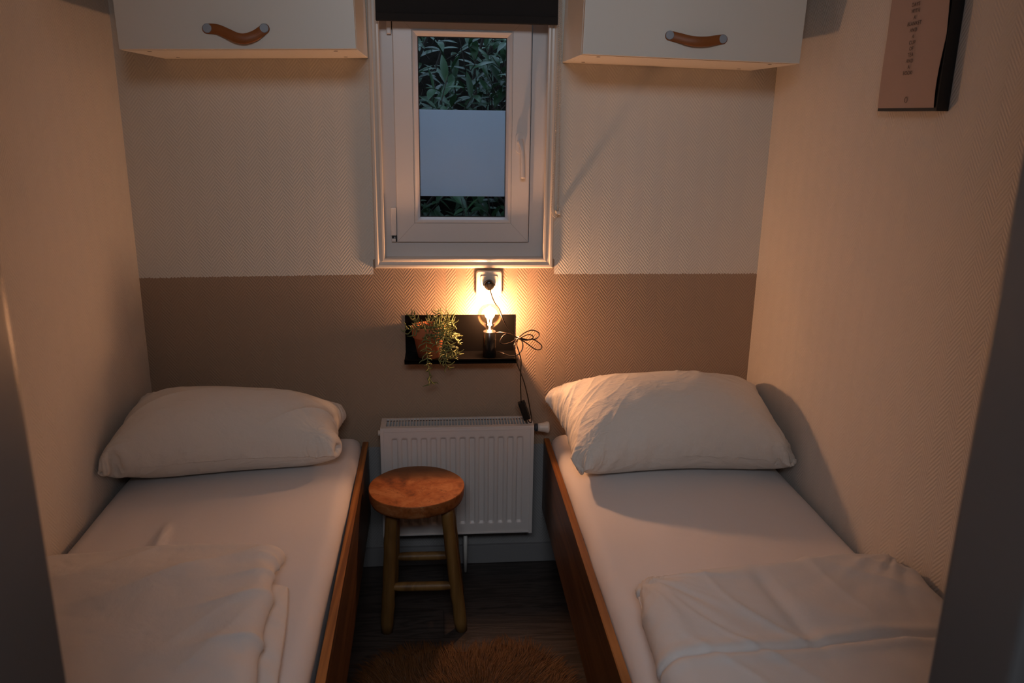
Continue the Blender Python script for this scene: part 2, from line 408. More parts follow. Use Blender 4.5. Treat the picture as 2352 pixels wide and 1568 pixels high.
b.box(XL, DX0-0.03, YD-0.10, YD-0.01, 0, ZC); b.box(DX1+0.03, XR, YD-0.10, YD-0.01, 0, ZC); b.box(DX0-0.03, DX1+0.03, YD-0.10, YD-0.01, DZ+0.03, ZC)
b.box(XL-0.6, XL-0.1, YD-0.10, YD-0.01, 0, ZC); b.box(XR+0.1, XR+0.6, YD-0.10, YD-0.01, 0, ZC)
struct(b.build('wall_front', M['door_wall']))
# door lining of the doorway the picture is taken through
d1 = bpy.data.objects.new('door_1', None); COL.objects.link(d1); struct(d1); d1.location = (DX0, YD, 0)
inv = Matrix.Translation((-DX0, -YD, 0))
b = MB(); b.box(DX0-0.03, DX0, YD-0.105, YD, 0, DZ, 0.011, 6); b.build('jamb', M['door_wall'], d1, inv)
b = MB(); b.box(DX1, DX1+0.03, YD-0.105, YD, 0, DZ, 0.011, 6); b.build('jamb', M['door_wall'], d1, inv)
b = MB(); b.box(DX0-0.03, DX1+0.03, YD-0.105, YD, DZ, DZ+0.03, 0.004); b.build('head', M['door_wall'], d1, inv)
# hall behind the camera
b = MB(); b.box(XL-0.65, XL-0.6, -4.2, YD-0.01, 0, ZC); struct(b.build('wall_hall_left', M['hall']))
b = MB(); b.box(XR+0.6, XR+0.65, -4.2, YD-0.01, 0, ZC); struct(b.build('wall_hall_right', M['hall']))
b = MB(); b.box(XL-0.65, XR+0.65, -4.25, -4.2, 0, ZC); struct(b.build('wall_hall_back', M['hall']))
b = MB(); b.box(-0.27, 0.40, -0.014, 0, 0.001, 0.071, 0.002); b.box(XL, -0.27, -0.014, 0, 0.001, 0.071); b.box(0.40, XR, -0.014, 0, 0.001, 0.071)
struct(b.build('baseboard_back', M['skirting']))

# ------------------------------------------------------------------ window
win = bpy.data.objects.new('window_1', None); COL.objects.link(win); struct(win); win.location = (0.078, 0.0, WZ0)
inv = local(win)
# casing: outer edge -.207..365, bottom 1.073
b = MB()
picture_frame(b, -0.209, 0.366, 1.073, 2.042, [(0, -0.0005), (0, -0.005), (0.004, -0.010), (0.010, -0.0105), (0.014, -0.007), (0.020, -0.006), (0.026, -0.0095), (0.031, -0.009), (0.033, 0.0), (0.030, 0.01), (0.024, 0.01), (0.0225, -0.0005)])
b.build('casing', M['trim'], win, inv)
b = MB()   # sill ledge and reveals lining the hole
for (x0, x1, z0, z1) in ((WX0, WX0+0.006, WZ0, WZ1), (WX1-0.006, WX1, WZ0, WZ1), (WX0, WX1, WZ0, WZ0+0.006), (WX0, WX1, WZ1-0.006, WZ1)):
    b.box(x0, x1, -0.001, 0.066, z0, z1)
b.build('reveal', M['trim'], win, inv)
YF = 0.062          # face of the fixed frame; the sash face is 16 mm in front of it
FX0, FX1, FZ0, FZ1 = WX0, WX1, WZ0, WZ1
b = MB(); picture_frame(b, FX0+0.006, FX1-0.006, FZ0+0.006, FZ1-0.006, [(0, YF), (0.046, YF), (0.046, YF+0.05), (0, YF+0.05)])
b.build('fixed_frame', M['upvc'], win, inv)
YS = YF - 0.016
p0 = aty(912, 556, YS); p1 = aty(1213, 556, YS); g0 = aty(966, 497, YS+0.02); g1 = aty(1159, 497, YS+0.02); gt = aty(1062, 86, YS+0.02); st = aty(1062, 55, YS)
SX0, SX1, SZ0, SZ1 = p0.x, p1.x, p0.z, gt.z + (g0.z - p0.z) - 0.006
GX0, GX1, GZ0, GZ1 = g0.x, g1.x, g0.z, gt.z
sash = MB()
iw = GX0 - SX0
def ring(mb, o, i, yo, yi):      # sloped/flat ring between rectangles o and i
    (a0, a1, c0, c1), (e0, e1, f0, f1) = o, i
    mb.verts([(a0, yo, c0), (a1, yo, c0), (a1, yo, c1), (a0, yo, c1), (e0, yi, f0), (e1, yi, f0), (e1, yi, f1), (e0, yi, f1)],
             [(0, 1, 5, 4), (1, 2, 6, 5), (2, 3, 7, 6), (3, 0, 4, 7)])
SO = (SX0, SX1, SZ0, SZ1); GI = (GX0, GX1, GZ0, GZ1); k = 0.0185
BI = (GX0-k, GX1+k, GZ0-k, GZ1+k)
def grow(r, d): return (r[0]-d, r[1]+d, r[2]-d, r[3]+d)
ring(sash, SO, SO, YF+0.03, YS+0.003); ring(sash, SO, grow(SO, -0.003), YS+0.003, YS)
ring(sash, grow(SO, -0.003), grow(BI, 0.0008), YS, YS); ring(sash, grow(BI, 0.0008), grow(BI, 0.0008), YS, YS+0.004)
# hairline mitre cuts at the corners
so = sash.build('sash', M['upvc'], win, inv)
bead = MB()
ring(bead, BI, BI, YS+0.004, YS+0.0005); ring(bead, BI, grow(BI, -0.004), YS+0.0005, YS-0.001)
ring(bead, grow(BI, -0.004), grow(BI, -0.010), YS-0.001, YS+0.003); ring(bead, grow(BI, -0.010), grow(GI, 0.0012), YS+0.003, YS+0.019)
bead.build('glazing_bead', M['upvc'], so)
for c in so.children: c.data.transform(inv)
sl = MB(); ring(sl, grow(GI, 0.002), grow(GI, -0.0016), YS+0.019, YS+0.020); sl.build('rubber_seal', M['seal'], so, inv)
mit = MB()
for (a, e) in (((SX0, SZ0), (BI[0], BI[2])), ((SX1, SZ0), (BI[1], BI[2])), ((SX0, SZ1), (BI[0], BI[3])), ((SX1, SZ1), (BI[1], BI[3]))):
    mit.tube([(a[0], YS-0.00005, a[1]), (e[0], YS-0.00005, e[1])], 0.00025, 4)
mit.build('mitre_line', plain('joint_grey', (0.35, 0.33, 0.32), 0.6, bump=(90, 0.1, 0.0002)), so, inv)
b = MB(); b.box(GX0-0.006, GX1+0.006, YS+0.021, YS+0.025, GZ0-0.006, GZ1+0.006); b.build('pane', M['glass'], win, inv)
f0 = aty(968, 450, YS+0.019); f1 = aty(1158, 254, YS+0.019)
b = MB(); b.box(GX0-0.0005, GX1+0.0005, YS+0.0195, YS+0.0203, f0.z, f1.z); tag(b.build('frosted_film', M['film'], win, inv), 'frosted privacy band across the middle of the glass')
# handle on the right stile
h = aty(1193.5, 328, YS)
b = MB(); 
prof = []
t = bmesh.new()
def capsule(cx, cz, hw, hh, y0, y1, n=10):
    t = bmesh.new(); pts = []
    for s_, cc in ((1, cz+hh-hw), (-1, cz-hh+hw)):
        for i in range(n+1):
            a = math.pi * i / n
            pts.append((cx + hw*math.cos(a)*s_, cc + hw*math.sin(a)*s_))
    A = [t.verts.new((p[0], y0, p[1])) for p in pts]; B = [t.verts.new((p[0], y1, p[1])) for p in pts]
    t.faces.new(A); t.faces.new(B)
    for i in range(len(pts)): t.faces.new((A[i], A[(i+1) % len(pts)], B[(i+1) % len(pts)], B[i]))
    bmesh.ops.bevel(t, geom=[e for e in t.edges if abs(e.verts[0].co.y-y1) < 1e-6 and abs(e.verts[1].co.y-y1) < 1e-6], offset=0.0022, segments=3, affect='EDGES')
    return t
b.join(capsule(h.x, h.z, 0.0135, 0.034, YS, YS-0.010))
hd = b.build('handle', M['upvc'], so, inv)
b = MB()
b.tube([(h.x, YS-0.008, h.z+0.005), (h.x, YS-0.030, h.z+0.005)], 0.0085, 14)
lp = catmull([(h.x, YS-0.030, h.z+0.008), (h.x+0.003, YS-0.040, h.z-0.006), (h.x+0.006, YS-0.043, h.z-0.03), (h.x+0.008, YS-0.042, h.z-0.07), (h.x+0.009, YS-0.041, h.z-0.108)], 5)
b.tube(lp, [0.009 - 0.0016*min(1, i/6) for i in range(len(lp))], 12)
b.build('lever', M['upvc'], hd, inv)
# hinges beside the left stile
b = MB(); q0 = aty(905, 516, YS-0.002)
b.box(SX0-0.018, SX0-0.001, YS-0.006, YF+0.001, SZ0+0.022, SZ0+0.112, 0.003); b.box(SX0-0.017, SX0-0.004, YS-0.003, YF+0.001, SZ0+0.002, SZ0+0.012, 0.002)
b.build('hinge', M['upvc'], win, inv)
b = MB(); b.box(SX0-0.016, SX0-0.010, YS-0.001, YF+0.001, SZ0+0.011, SZ0+0.022); b.box(SX0-0.005, SX0-0.001, YS-0.001, YF+0.001, SZ0+0.002, SZ0+0.022); b.build('hinge_pin', M['seal'], win, inv)
b = MB(); zt = aty(898, 78, YS).z
b.box(SX0-0.017, SX0-0.003, YS-0.006, YF+0.001, zt, zt+0.06, 0.003); b.build('hinge', M['upvc'], win, inv)

# ------------------------------------------------------------------ roller blind
bl0 = aty(863, 53, -0.042); bl1 = aty(1281, 53, -0.042); bz = (bl0.z + bl1.z) / 2
bld = thing('roller_blind', 'black roller blind rolled up above the small window', 'blind', (0.09, -0.042, bz))
inv = local(bld)
b = MB(); zt = 2.06
b.verts([(bl0.x, -0.0425, bz+0.02), (bl1.x, -0.0425, bz+0.024), (bl1.x, -0.0425, zt), (bl0.x, -0.0425, zt), (bl0.x, -0.0415, bz+0.02), (bl1.x, -0.0415, bz+0.024), (bl1.x, -0.0415, zt), (bl0.x, -0.0415, zt)],
        [(0, 1, 2, 3), (7, 6, 5, 4), (0, 4, 5, 1), (1, 5, 6, 2), (2, 6, 7, 3), (3, 7, 4, 0)])
b.build('blind_fabric', M['blind'], bld, inv)
b = MB(); b.box(bl0.x, bl1.x, -0.048, -0.036, bz, bz+0.024, 0.004, 3); b.build('bottom_bar', M['blind'], bld, inv)
b = MB(); b.lathe([(0.0, bl0.x-0.004), (0.022, bl0.x-0.004), (0.022, bl1.x+0.004), (0.0, bl1.x+0.004)], (0, -0.030, zt+0.012), 'x', 28, caps=False); b.build('roller', M['blind'], bld, inv)
b = MB(); b.box(bl0.x-0.012, bl0.x-0.004, -0.055, 0, zt-0.02, zt+0.045, 0.002); b.build('bracket', M['upvc'], bld, inv)
b = MB(); b.box(bl1.x+0.004, bl1.x+0.016, -0.055, 0, zt-0.02, zt+0.045, 0.002); b.build('bracket', M['upvc'], bld, inv)
YC = -0.040
top = Vector((aty(1287, 0, YC).x, YC, zt+0.012))
Lp = [Vector((top.x-0.002, YC-0.012, top.z)), aty(1286, 0, YC-0.010), aty(1283, 120, YC-0.008), aty(1278, 250, YC-0.006), aty(1271, 400, YC-0.004), aty(1267, 470, YC-0.004), aty(1268, 488, YC-0.004), aty(1273, 498, YC-0.004), aty(1279, 494, YC-0.003), aty(1281, 480, YC), aty(1284, 400, YC), aty(1285.5, 250, YC), aty(1288, 120, YC), aty(1290, 0, YC+0.01), Vector((top.x+0.004, YC+0.016, top.z))]
cp = catmull(Lp, 12)
def resample(pts, step):
    out = [pts[0].copy()]; acc = 0.0
    for a, c in zip(pts, pts[1:]):
        L = (c-a).length; s_ = step - acc
        while s_ <= L and L > 0: out.append(a.lerp(c, s_/L)); s_ += step
        acc = (acc + L) % step
    return out
b = MB(); b.tube(cp, 0.0006, 5)
for p in resample(cp, 0.0052):
    b.lathe([(0.0, -0.0022), (0.0017, -0.0014), (0.0023, 0), (0.0017, 0.0014), (0.0, 0.0022)], tuple(p), 'z', 7, caps=False)
b.build('bead_chain', M['chain'], bld, inv)
cl = aty(1282, 484, YC)
b = MB(); b.box(cl.x-0.006, cl.x+0.007, -0.048, -0.0005, cl.z-0.010, cl.z-0.001, 0.0015); b.box(cl.x+0.001, cl.x+0.008, -0.046, -0.0005, cl.z-0.012, cl.z+0.010, 0.0015)
tag(b.build('chain_clip', M['socket'], bld, inv), 'small clear plastic clip at the foot of the chain')

# ------------------------------------------------------------------ wall cabinets with leather pulls
def make_cabinet(x0, x1, z0, z1, tilt, label, strap, screws, grp='white wall cabinets'):
    D = 0.36; cx = (x0+x1)/2
    t = thing('wall_cabinet', label, 'cabinet', (cx, 0, z0), grp, (0, tilt, 0))
    W_ = (x1-x0)/2; H = z1-z0; th = 0.018
    b = MB()
    b.box(-W_, -W_+th, -D+0.02, -0.001, 0, H, 0.0008, 1); b.box(W_-th, W_, -D+0.02, -0.001, 0, H, 0.0008, 1)
    b.box(-W_+th, W_-th, -D+0.02, -0.001, 0, th); b.box(-W_+th, W_-th, -D+0.02, -0.001, H-th, H); b.box(-W_+th, W_-th, -0.008, -0.001, th, H-th)
    b.box(-W_+th, W_-th, -D+0.025, -0.01, H/2-0.009, H/2+0.009)
    b.build('body', M['cabinet'], t)
    d = MB(); d.box(-W_+0.001, W_-0.001, -D, -D+0.018, 0.001, H-0.002, 0.0012, 2)
    door = d.build('door', M['cabinet'], t)
    for sx in (-W_+0.055, W_-0.06):
        for yy in (-0.30, -0.06):
            c = MB(); c.lathe([(0.0, -0.0006), (0.0055, -0.0006), (0.0055, 0.001), (0, 0.001)], (sx, yy, 0), 'z', 14, caps=False)
            c.build('cam_cap', M['hole'], t)
    Minv = Matrix.LocRotScale(t.location, t.rotation_euler, None).inverted()
    P = [Minv @ aty(px, py, -D) for px, py in strap]
    sp = catmull(P, 10)
    L = len(sp); hw = 0.0125
    bm = bmesh.new(); rows = []
    for i, p in enumerate(sp):
        u = i/(L-1); tn = (sp[min(i+1, L-1)] - sp[max(i-1, 0)]); tn.y = 0; tn.normalize(); nn = Vector((-tn.z, 0, tn.x))
        out = -D - 0.0012 - 0.016*math.sin(math.pi*u)**1.3
        c_ = Vector((p.x, out, p.z))
        rows.append([bm.verts.new(c_ + nn*s_*hw*1.0 + Vector((0, dy, 0))) for s_, dy in ((-1, 0.0), (-0.92, -0.0014), (0.92, -0.0014), (1, 0), (1, 0.0012), (-1, 0.0012))])
    # rounded tips
    def tip(i0, sgn):
        p = sp[i0]; q = sp[i0 + (1 if i0 == 0 else -1)]; tn = (p-q); tn.y = 0; tn.normalize(); nn = Vector((-tn.z, 0, tn.x)) * sgn
        out = -D - 0.0012; rr = []
        for j in range(1, 7):
            a = math.pi/2 * j/6.5; k_ = math.cos(a); e = math.sin(a)
            c_ = Vector((p.x, out, p.z)) + tn*hw*e
            rr.append([bm.verts.new(c_ + nn*s_*hw*k_ + Vector((0, dy, 0))) for s_, dy in ((-1, 0.0), (-0.92, -0.0014), (0.92, -0.0014), (1, 0), (1, 0.0012), (-1, 0.0012))])
        return rr
    rows = list(reversed(tip(0, -1))) + rows + tip(L-1, 1)
    for a, c_ in zip(rows, rows[1:]):
        for k in range(6):
            f = bm.faces.new((a[k], a[(k+1) % 6], c_[(k+1) % 6], c_[k])); f.smooth = k in (1,)
    bm.faces.new(rows[0]); bm.faces.new(rows[-1])
    bmesh.ops.recalc_face_normals(bm, faces=bm.faces)
    s_ = MB(); s_.join(bm)
    hnd = s_.build('leather_handle', M['leather'], door); tag(hnd, 'tan leather strap handle')
    for px, py in screws:
        q = Minv @ aty(px, py, -D)
        e = MB(); e.lathe([(0.0, -D-0.0060), (0.0096, -D-0.0060), (0.0098, -D-0.0060), (0.0112, -D-0.0052), (0.0115, -D-0.002), (0.0115, -D+0.0005), (0, -D+0.0005)], (q.x, 0, q.z), 'y', 28, caps=False)
        tag(e.build('screw_cap', M['screw'], hnd), 'round grey metal screw cap')
    return t
c0 = aty(273, 114, -0.36); c1 = aty(819, 113, -0.36); c2 = aty(1337, 125, -0.36); c3 = aty(1837, 147, -0.36)
print('cab', c0, c1, c2, c3)
make_cabinet(c0.x, c1.x, (c0.z+c1.z)/2, 2.05, -math.atan2(c1.z-c0.z, c1.x-c0.x), 'white wall cabinet left of the window with deeply sagging leather strap',
             [(476, 66), (500, 68), (525, 78), (545, 87), (565, 90), (585, 84), (598, 75), (608, 66)], [(476.5, 65), (607, 65)])
make_cabinet(c2.x, c3.x, (c2.z+c3.z)/2, 2.05, -math.atan2(c3.z-c2.z, c3.x-c2.x), 'white wall cabinet right of the window with nearly straight leather strap',
             [(1538, 82), (1560, 88), (1580, 94), (1600, 96.5), (1622, 96), (1642, 93), (1660, 90.5)], [(1538, 81), (1659.5, 90)])

# ------------------------------------------------------------------ wall ledge
s0 = aty(930, 724, -0.004); s1 = aty(1183, 724, -0.004)
LX0, LX1, LZ1 = s0.x, s1.x, s0.z
LZ0 = aty(1060, 806, -0.002).z
fr = at(1060, 826, 2, LZ0)
LD = -fr.y + 0.012
LD = max(0.095, min(0.125, LD))
print('ledge', LX0, LX1, LZ0, LZ1, fr, LD)
led = thing('picture_ledge', 'black metal wall ledge holding the plant and the lamp', 'shelf', ((LX0+LX1)/2, 0, LZ0))
inv = local(led)
b = MB(); b.box(LX0, LX1, -0.003, -0.0002, LZ0, LZ1); b.build('back_plate', M['black'], led, inv)
b = MB(); b.box(LX0, LX1, -LD, 0, LZ0-0.003, LZ0); b.box(LX0, LX1, -LD, -LD+0.003, LZ0, LZ0+0.006); b.box(LX0-0.0, LX1, -LD, -LD+0.003, LZ0-0.010, LZ0); b.build('tray', M['black'], led, inv)

# ------------------------------------------------------------------ wall socket
q0 = aty(1093, 621, -0.005); q1 = aty(1153, 621, -0.005)
SW = q1.x - q0.x; SCX = (q0.x+q1.x)/2; SCZ = q0.z - SW*0.50
sk = thing('wall_socket', 'cream square wall socket under the window with a plug in it', 'socket', (SCX, 0, SCZ)); inv = local(sk)
def rounded_plate(cx, cz, hw_, r, y0, y1, bev):
    t = bmesh.new(); loops = []
    def ring_(ins, y):
        L = []
        for sx, sz, a0 in ((1, 1, 0), (-1, 1, 90), (-1, -1, 180), (1, -1, 270)):
            for i in range(9):
                a = math.radians(a0 + 90*i/8); rr_ = max(0.0015, r-ins)
                L.append(t.verts.new((cx+sx*(hw_-r)+rr_*math.cos(a), y, cz+sz*(hw_-r)+rr_*math.sin(a))))
        return L
    loops = [ring_(0, y0), ring_(0, y1+bev)] + [ring_(bev*(1-math.cos(k_)), y1+bev*(1-math.sin(k_))) for k_ in (0.4, 0.8, 1.2, math.pi/2)]
    t.faces.new(loops[0]); t.faces.new(loops[-1])
    for A, B in zip(loops, loops[1:]):
        for i in range(len(A)): t.faces.new((A[i], A[(i+1) % len(A)], B[(i+1) % len(A)], B[i])).smooth = True
    return t
b = MB(); b.join(rounded_plate(SCX, SCZ, SW/2, 0.011, -0.0002, -0.012, 0.004))
b.build('cover_plate', M['socket'], sk, inv)
b = MB(); hw = SW*0.335
b.join(rounded_plate(SCX, SCZ-0.001, hw, 0.006, -0.010, -0.0142, 0.0015)); b.build('insert', M['socket'], sk, inv)

# ------------------------------------------------------------------ lamp
YL = -0.066
lb = aty(1124, 826, YL); lt = aty(1124, 760, YL)
BR = 0.0215; LXC = lb.x
BZ0, BZ1 = LZ0, lt.z
bc = aty(1124, 724, YL); BULB_R = 0.0395
lamp = thing('table_lamp', 'small black lamp with a glowing globe bulb on the wall ledge', 'lamp', (LXC, YL, BZ0)); inv = local(lamp)
b = MB(); b.lathe([(0.0, BZ0), (BR-0.001, BZ0), (BR, BZ0+0.001), (BR, BZ1-0.0015), (BR-0.0015, BZ1), (BR-0.004, BZ1), (BR-0.0045, BZ1-0.012), (0, BZ1-0.012)], (LXC, YL, 0), 'z', 40, caps=False)
b.build('lamp_base', M['lampblack'], lamp, inv)
BC = Vector((LXC, YL, bc.z))
neck = BZ1 - 0.006
prof = []
for i in range(0, 25):
    a = math.pi/2 - i * (math.pi*0.83)/24
    prof.append((BULB_R*math.cos(a), BC.z + BULB_R*math.sin(a)))
r_, z_ = prof[-1]
prof += [(0.0135, (z_+neck)/2+0.001), (0.0125, neck)]
b = MB(); b.lathe(prof, (LXC, YL, 0), 'z', 48, caps=False); bulb = b.build('bulb', M['bulb'], lamp, inv)
b = MB()
for k in range(6):
    a = 2*math.pi*k/6
    b.tube([(LXC+0.004*math.cos(a), YL+0.004*math.sin(a), BC.z-0.030), (LXC+0.0115*math.cos(a), YL+0.0115*math.sin(a), BC.z+0.006), (LXC+0.005*math.cos(a+.5), YL+0.005*math.sin(a+.5), BC.z+0.010)], 0.0009, 6)
b.build('filament', M['filament'], bulb, inv)
b = MB(); b.lathe([(0.0, neck-0.004), (0.0125, neck-0.004), (0.0125, neck), (0.004, neck+0.003), (0.0026, BC.z-0.028), (0.0, BC.z-0.026)], (LXC, YL, 0), 'z', 16, caps=False); b.build('bulb_cap', M['brass'], bulb, inv)
pl = bpy.data.lights.new('bulb_light', 'POINT'); pl.energy = LAMP_POWER; pl.color = LAMP_COLOR; pl.shadow_soft_size = 0.017
po = bpy.data.objects.new('bulb_light', pl); COL.objects.link(po); po.parent = lamp; po.location = (0, 0, BC.z - 0.004 - BZ0)
# plug
pc = aty(1124, 655, -0.025)
b = MB(); b.lathe([(0.0, -0.0125), (0.0165, -0.0125), (0.0175, -0.016), (0.0165, -0.026), (0.012, -0.030), (0, -0.0305)], (pc.x, 0, pc.z), 'y', 28, caps=False)
b.box(pc.x-0.020, pc.x+0.020, -0.022, -0.0145, pc.z-0.003, pc.z+0.003, 0.0015); b.box(pc.x-0.006, pc.x+0.006, -0.037, -0.024, pc.z-0.015, pc.z+0.008, 0.003, 3)
b.build('plug', M['lampblack'], lamp, inv)
# flex: from the plug to the bundle, its tied loops, the long drop with the switch, and back to the lamp foot
K = aty(1188, 775, -0.075)
def Y(px, py, y): return aty(px, py, y)
c = MB(); R_ = 0.0019
def flex(pts, r=R_): c.tube(catmull(pts, 9), r, 8)
flex([(pc.x+0.002, -0.034, pc.z-0.012), Y(1130, 680, -0.044), Y(1137, 696, -0.055), Y(1147, 710, -0.075), Y(1153, 727, -0.095), Y(1160, 742, -0.095), Y(1172, 760, -0.085), Y(1186, 774, -0.078)])
flex([(LXC+BR-0.002, YL-0.004, Y(1141, 764, YL).z), Y(1148, 763, -0.080), Y(1162, 765, -0.090), Y(1175, 771, -0.088), Y(1188, 776, -0.078), Y(1205, 764, -0.070), Y(1222, 758, -0.062), Y(1236, 763, -0.056), Y(1238, 770, -0.055), Y(1231, 778, -0.056), Y(1222, 779, -0.06), Y(1208, 781, -0.065), Y(1195, 778, -0.072), Y(1188, 776, -0.078)])
flex([Y(1188, 776, -0.076), Y(1176, 785, -0.085), Y(1160, 790, -0.090), Y(1150, 788, -0.092), Y(1150, 780, -0.090), Y(1157, 770, -0.084), Y(1168, 766, -0.078), Y(1180, 771, -0.076), Y(1192, 777, -0.078), Y(1208, 787, -0.072), Y(1228, 801, -0.064), Y(1238, 803, -0.06), Y(1244, 799, -0.058), Y(1243, 792, -0.057), Y(1232, 783, -0.058), Y(1220, 777, -0.06)])
flex([Y(1192, 779, -0.080), Y(1203, 772, -0.066), Y(1215, 768, -0.060), Y(1223, 771, -0.058), Y(1224, 776, -0.058), Y(1214, 780, -0.062), Y(1204, 778, -0.066), Y(1195, 776, -0.078)])
flex([Y(1190, 776, -0.086), Y(1198, 782, -0.094), Y(1201, 792, -0.1), Y(1199, 803, -0.105), Y(1192, 812, -0.108), Y(1182, 817, -0.11), Y(1168, 816, -0.105), Y(1155, 811, -0.095), Y(1143, 808, -0.075)])
swt = Y(1197, 922, -0.100); swb = Y(1211, 962, -0.100)
flex([Y(1190, 778, -0.083), Y(1182, 790, -0.118), Y(1183, 808, -0.126), Y(1188, 835, -0.120), Y(1197, 858, -0.112), Y(1206, 885, -0.108), Y(1213, 915, -0.104), Y(1219, 948, -0.100), Y(1221, 962, -0.098), Y(1220, 970, -0.097), Y(1215, 968, -0.097), swb + Vector((0.0005, 0, 0.001))])
flex([Y(1189, 780, -0.085), Y(1187, 792, -0.118), Y(1192, 808, -0.128), Y(1197, 828, -0.122), Y(1196, 858, -0.112), Y(1196, 890, -0.106), swt + Vector((0, 0, -0.001))])
c.build('flex', M['cord'], lamp, inv)
b = MB(); kp = Y(1188, 776, -0.079)
b.tube([kp + Vector((math.cos(a)*0.0055, math.sin(a)*0.009, math.cos(a)*0.002)) for a in [2*math.pi*i/14 for i in range(14)]], 0.0018, 6, close=True); b.build('cable_tie', M['socket'], lamp, inv)
# inline switch
ax = (swb - swt); Ls = ax.length; ax.normalize(); sd = ax.cross(Vector((0, 1, 0))).normalized(); nz_ = ax.cross(sd).normalized()
R3 = Matrix((sd, nz_, ax)).transposed().to_4x4()
t = MB(); t.box(-0.0125, 0.0125, -0.010, 0.010, 0.0, Ls, 0.004, 3); t.box(-0.006, 0.006, -0.0125, 0.0, Ls*0.35, Ls*0.65, 0.002)
bmesh.ops.transform(t.bm, matrix=Matrix.Translation(swt) @ R3, verts=t.bm.verts)
t.build('inline_switch', M['lampblack'], lamp, inv)

# ------------------------------------------------------------------ potted plant
random.seed(4)
PY = -0.058
pb = at(986, 820, 1, PY)
PXC = pb.x
RT = 0.0545
prim = aty(986, 757, PY)
plant = thing('potted_plant', 'terracotta pot with a trailing narrow-leaved plant on the ledge', 'plant', (PXC, PY, LZ0+0.001), None, (0, math.radians(-0.8), 0))
H_ = 0.104; RB = 0.036
b = MB(); b.lathe([(0.0, 0.0), (RB, 0.0), (RB+0.0115, H_*0.63), (RT-0.003, H_*0.64), (RT-0.001, H_*0.68), (RT, H_*0.99), (RT-0.0015, H_), (RT-0.006, H_), (RT-0.0085, H_-0.012), (RT-0.010, H_-0.016), (0, H_-0.016)], (0, 0, 0), 'z', 48, caps=False)
b.build('pot', M['terracotta'], plant)
b = MB(); 
b.lathe([(0, H_-0.010), (0.02, H_-0.011), (RT-0.0098, H_-0.015)], (0, 0, 0), 'z', 24, caps=False); b.build('soil', M['soil'], plant)
inv = local(plant)
fol = MB()
def leafing(path, gap=0.0085, ll=0.026, start=0.02):
    pts = catmull(path, 8); fol.tube(pts, 0.0011, 6)
    k = 0
    for p in resample(pts, gap)[2:]:
        k += 1
        i = min(range(len(pts)), key=lambda j: (pts[j]-p).length); tn = (pts[min(i+1, len(pts)-1)] - pts[max(i-1, 0)]).normalized()
        base = random.random()*6.28
        for s_ in range(2):
            a = base + s_*math.pi + random.uniform(-.4, .4)
            u = tn.orthogonal().normalized(); v = tn.cross(u)
            d = (u*math.cos(a) + v*math.sin(a) + tn*0.55).normalized()
            L = ll*random.uniform(.65, 1.25); up = Vector((0, 0, 1))*random.uniform(.1, .8)
            P = [p, p + d*L*.35, p + (d + up*.35).normalized()*L*.72, p + (d*.9 + up*.9 + tn*.3).normalized()*L]
            fol.tube(catmull(P, 3), [0.0007, 0.0013, 0.0017, 0.0019, 0.0019, 0.0018, 0.0017, 0.0014, 0.0010, 0.0005], 5)
top = Matrix.LocRotScale(plant.location, plant.rotation_euler, None) @ Vector((0.005, -0.01, H_-0.012))
def T(px, py, y): return aty(px, py, y)
rimz = top.z + 0.018
stems = [
 [T(984, 760, -0.090), T(978, 768, -0.118), T(979, 790, -0.126), T(981, 815, -0.130), T(983, 838, -0.134), T(986, 858, -0.132), T(991, 880, -0.128)],
 [T(995, 758, -0.080), T(1008, 762, -0.115), T(1018, 785, -0.125), T(1026, 812, -0.130), T(1024, 835, -0.135), T(1035, 846, -0.135)],
 [T(1000, 755, -0.080), T(1015, 748, -0.100), T(1030, 765, -0.118), T(1045, 775, -0.120), T(1056, 790, -0.122)],
 [T(1002, 756, -0.075), T(1014, 765, -0.115), T(1030, 790, -0.125), T(1040, 808, -0.126), T(1055, 812, -0.126)],
 [T(998, 754, -0.070), T(1004, 738, -0.075), T(1001, 725, -0.080), T(1003, 714, -0.082)],
 [T(1000, 755, -0.060), T(1016, 742, -0.060), T(1030, 730, -0.062), T(1034, 722, -0.062)],
 [T(1002, 756, -0.065), T(1020, 745, -0.070), T(1038, 738, -0.075), T(1043, 748, -0.085)],
 [T(968, 752, -0.060), T(960, 738, -0.064), T(950, 727, -0.068), T(944, 722, -0.070)],
 [T(976, 758, -0.080), T(962, 752, -0.100), T(948, 757, -0.110), T(932, 755, -0.115)],
 [T(996, 757, -0.095), T(1002, 768, -0.122), T(1008, 790, -0.128), T(1012, 812, -0.130), T(1022, 826, -0.132)],
 [T(990, 756, -0.075), T(988, 742, -0.082), T(984, 730, -0.086)],
 [T(1000, 758, -0.080), T(1012, 760, -0.112), T(1020, 772, -0.120), T(1034, 795, -0.124), T(1042, 822, -0.126)],
 [T(990, 758, -0.090), T(985, 765, -0.112), T(992, 775, -0.120), T(1002, 780, -0.125)],
 [T(996, 754, -0.060), T(1010, 735, -0.050), T(1018, 722, -0.045)],
 [T(1006, 760, -0.070), T(1024, 758, -0.080), T(1044, 768, -0.09), T(1050, 775, -0.095)],
]
for s_ in stems: leafing([top] + s_)
fol.build('foliage', M['leaf'], plant, inv)

# ------------------------------------------------------------------ radiator
RX0, RX1, RZ0, RZ1 = -0.2, 0.303, 0.177, 0.569
RYF, RYB = -0.122, -0.030
rad = thing('radiator', 'white panel radiator on the wall between the beds', 'radiator', (0.05, -0.07, RZ0)); inv = local(rad)
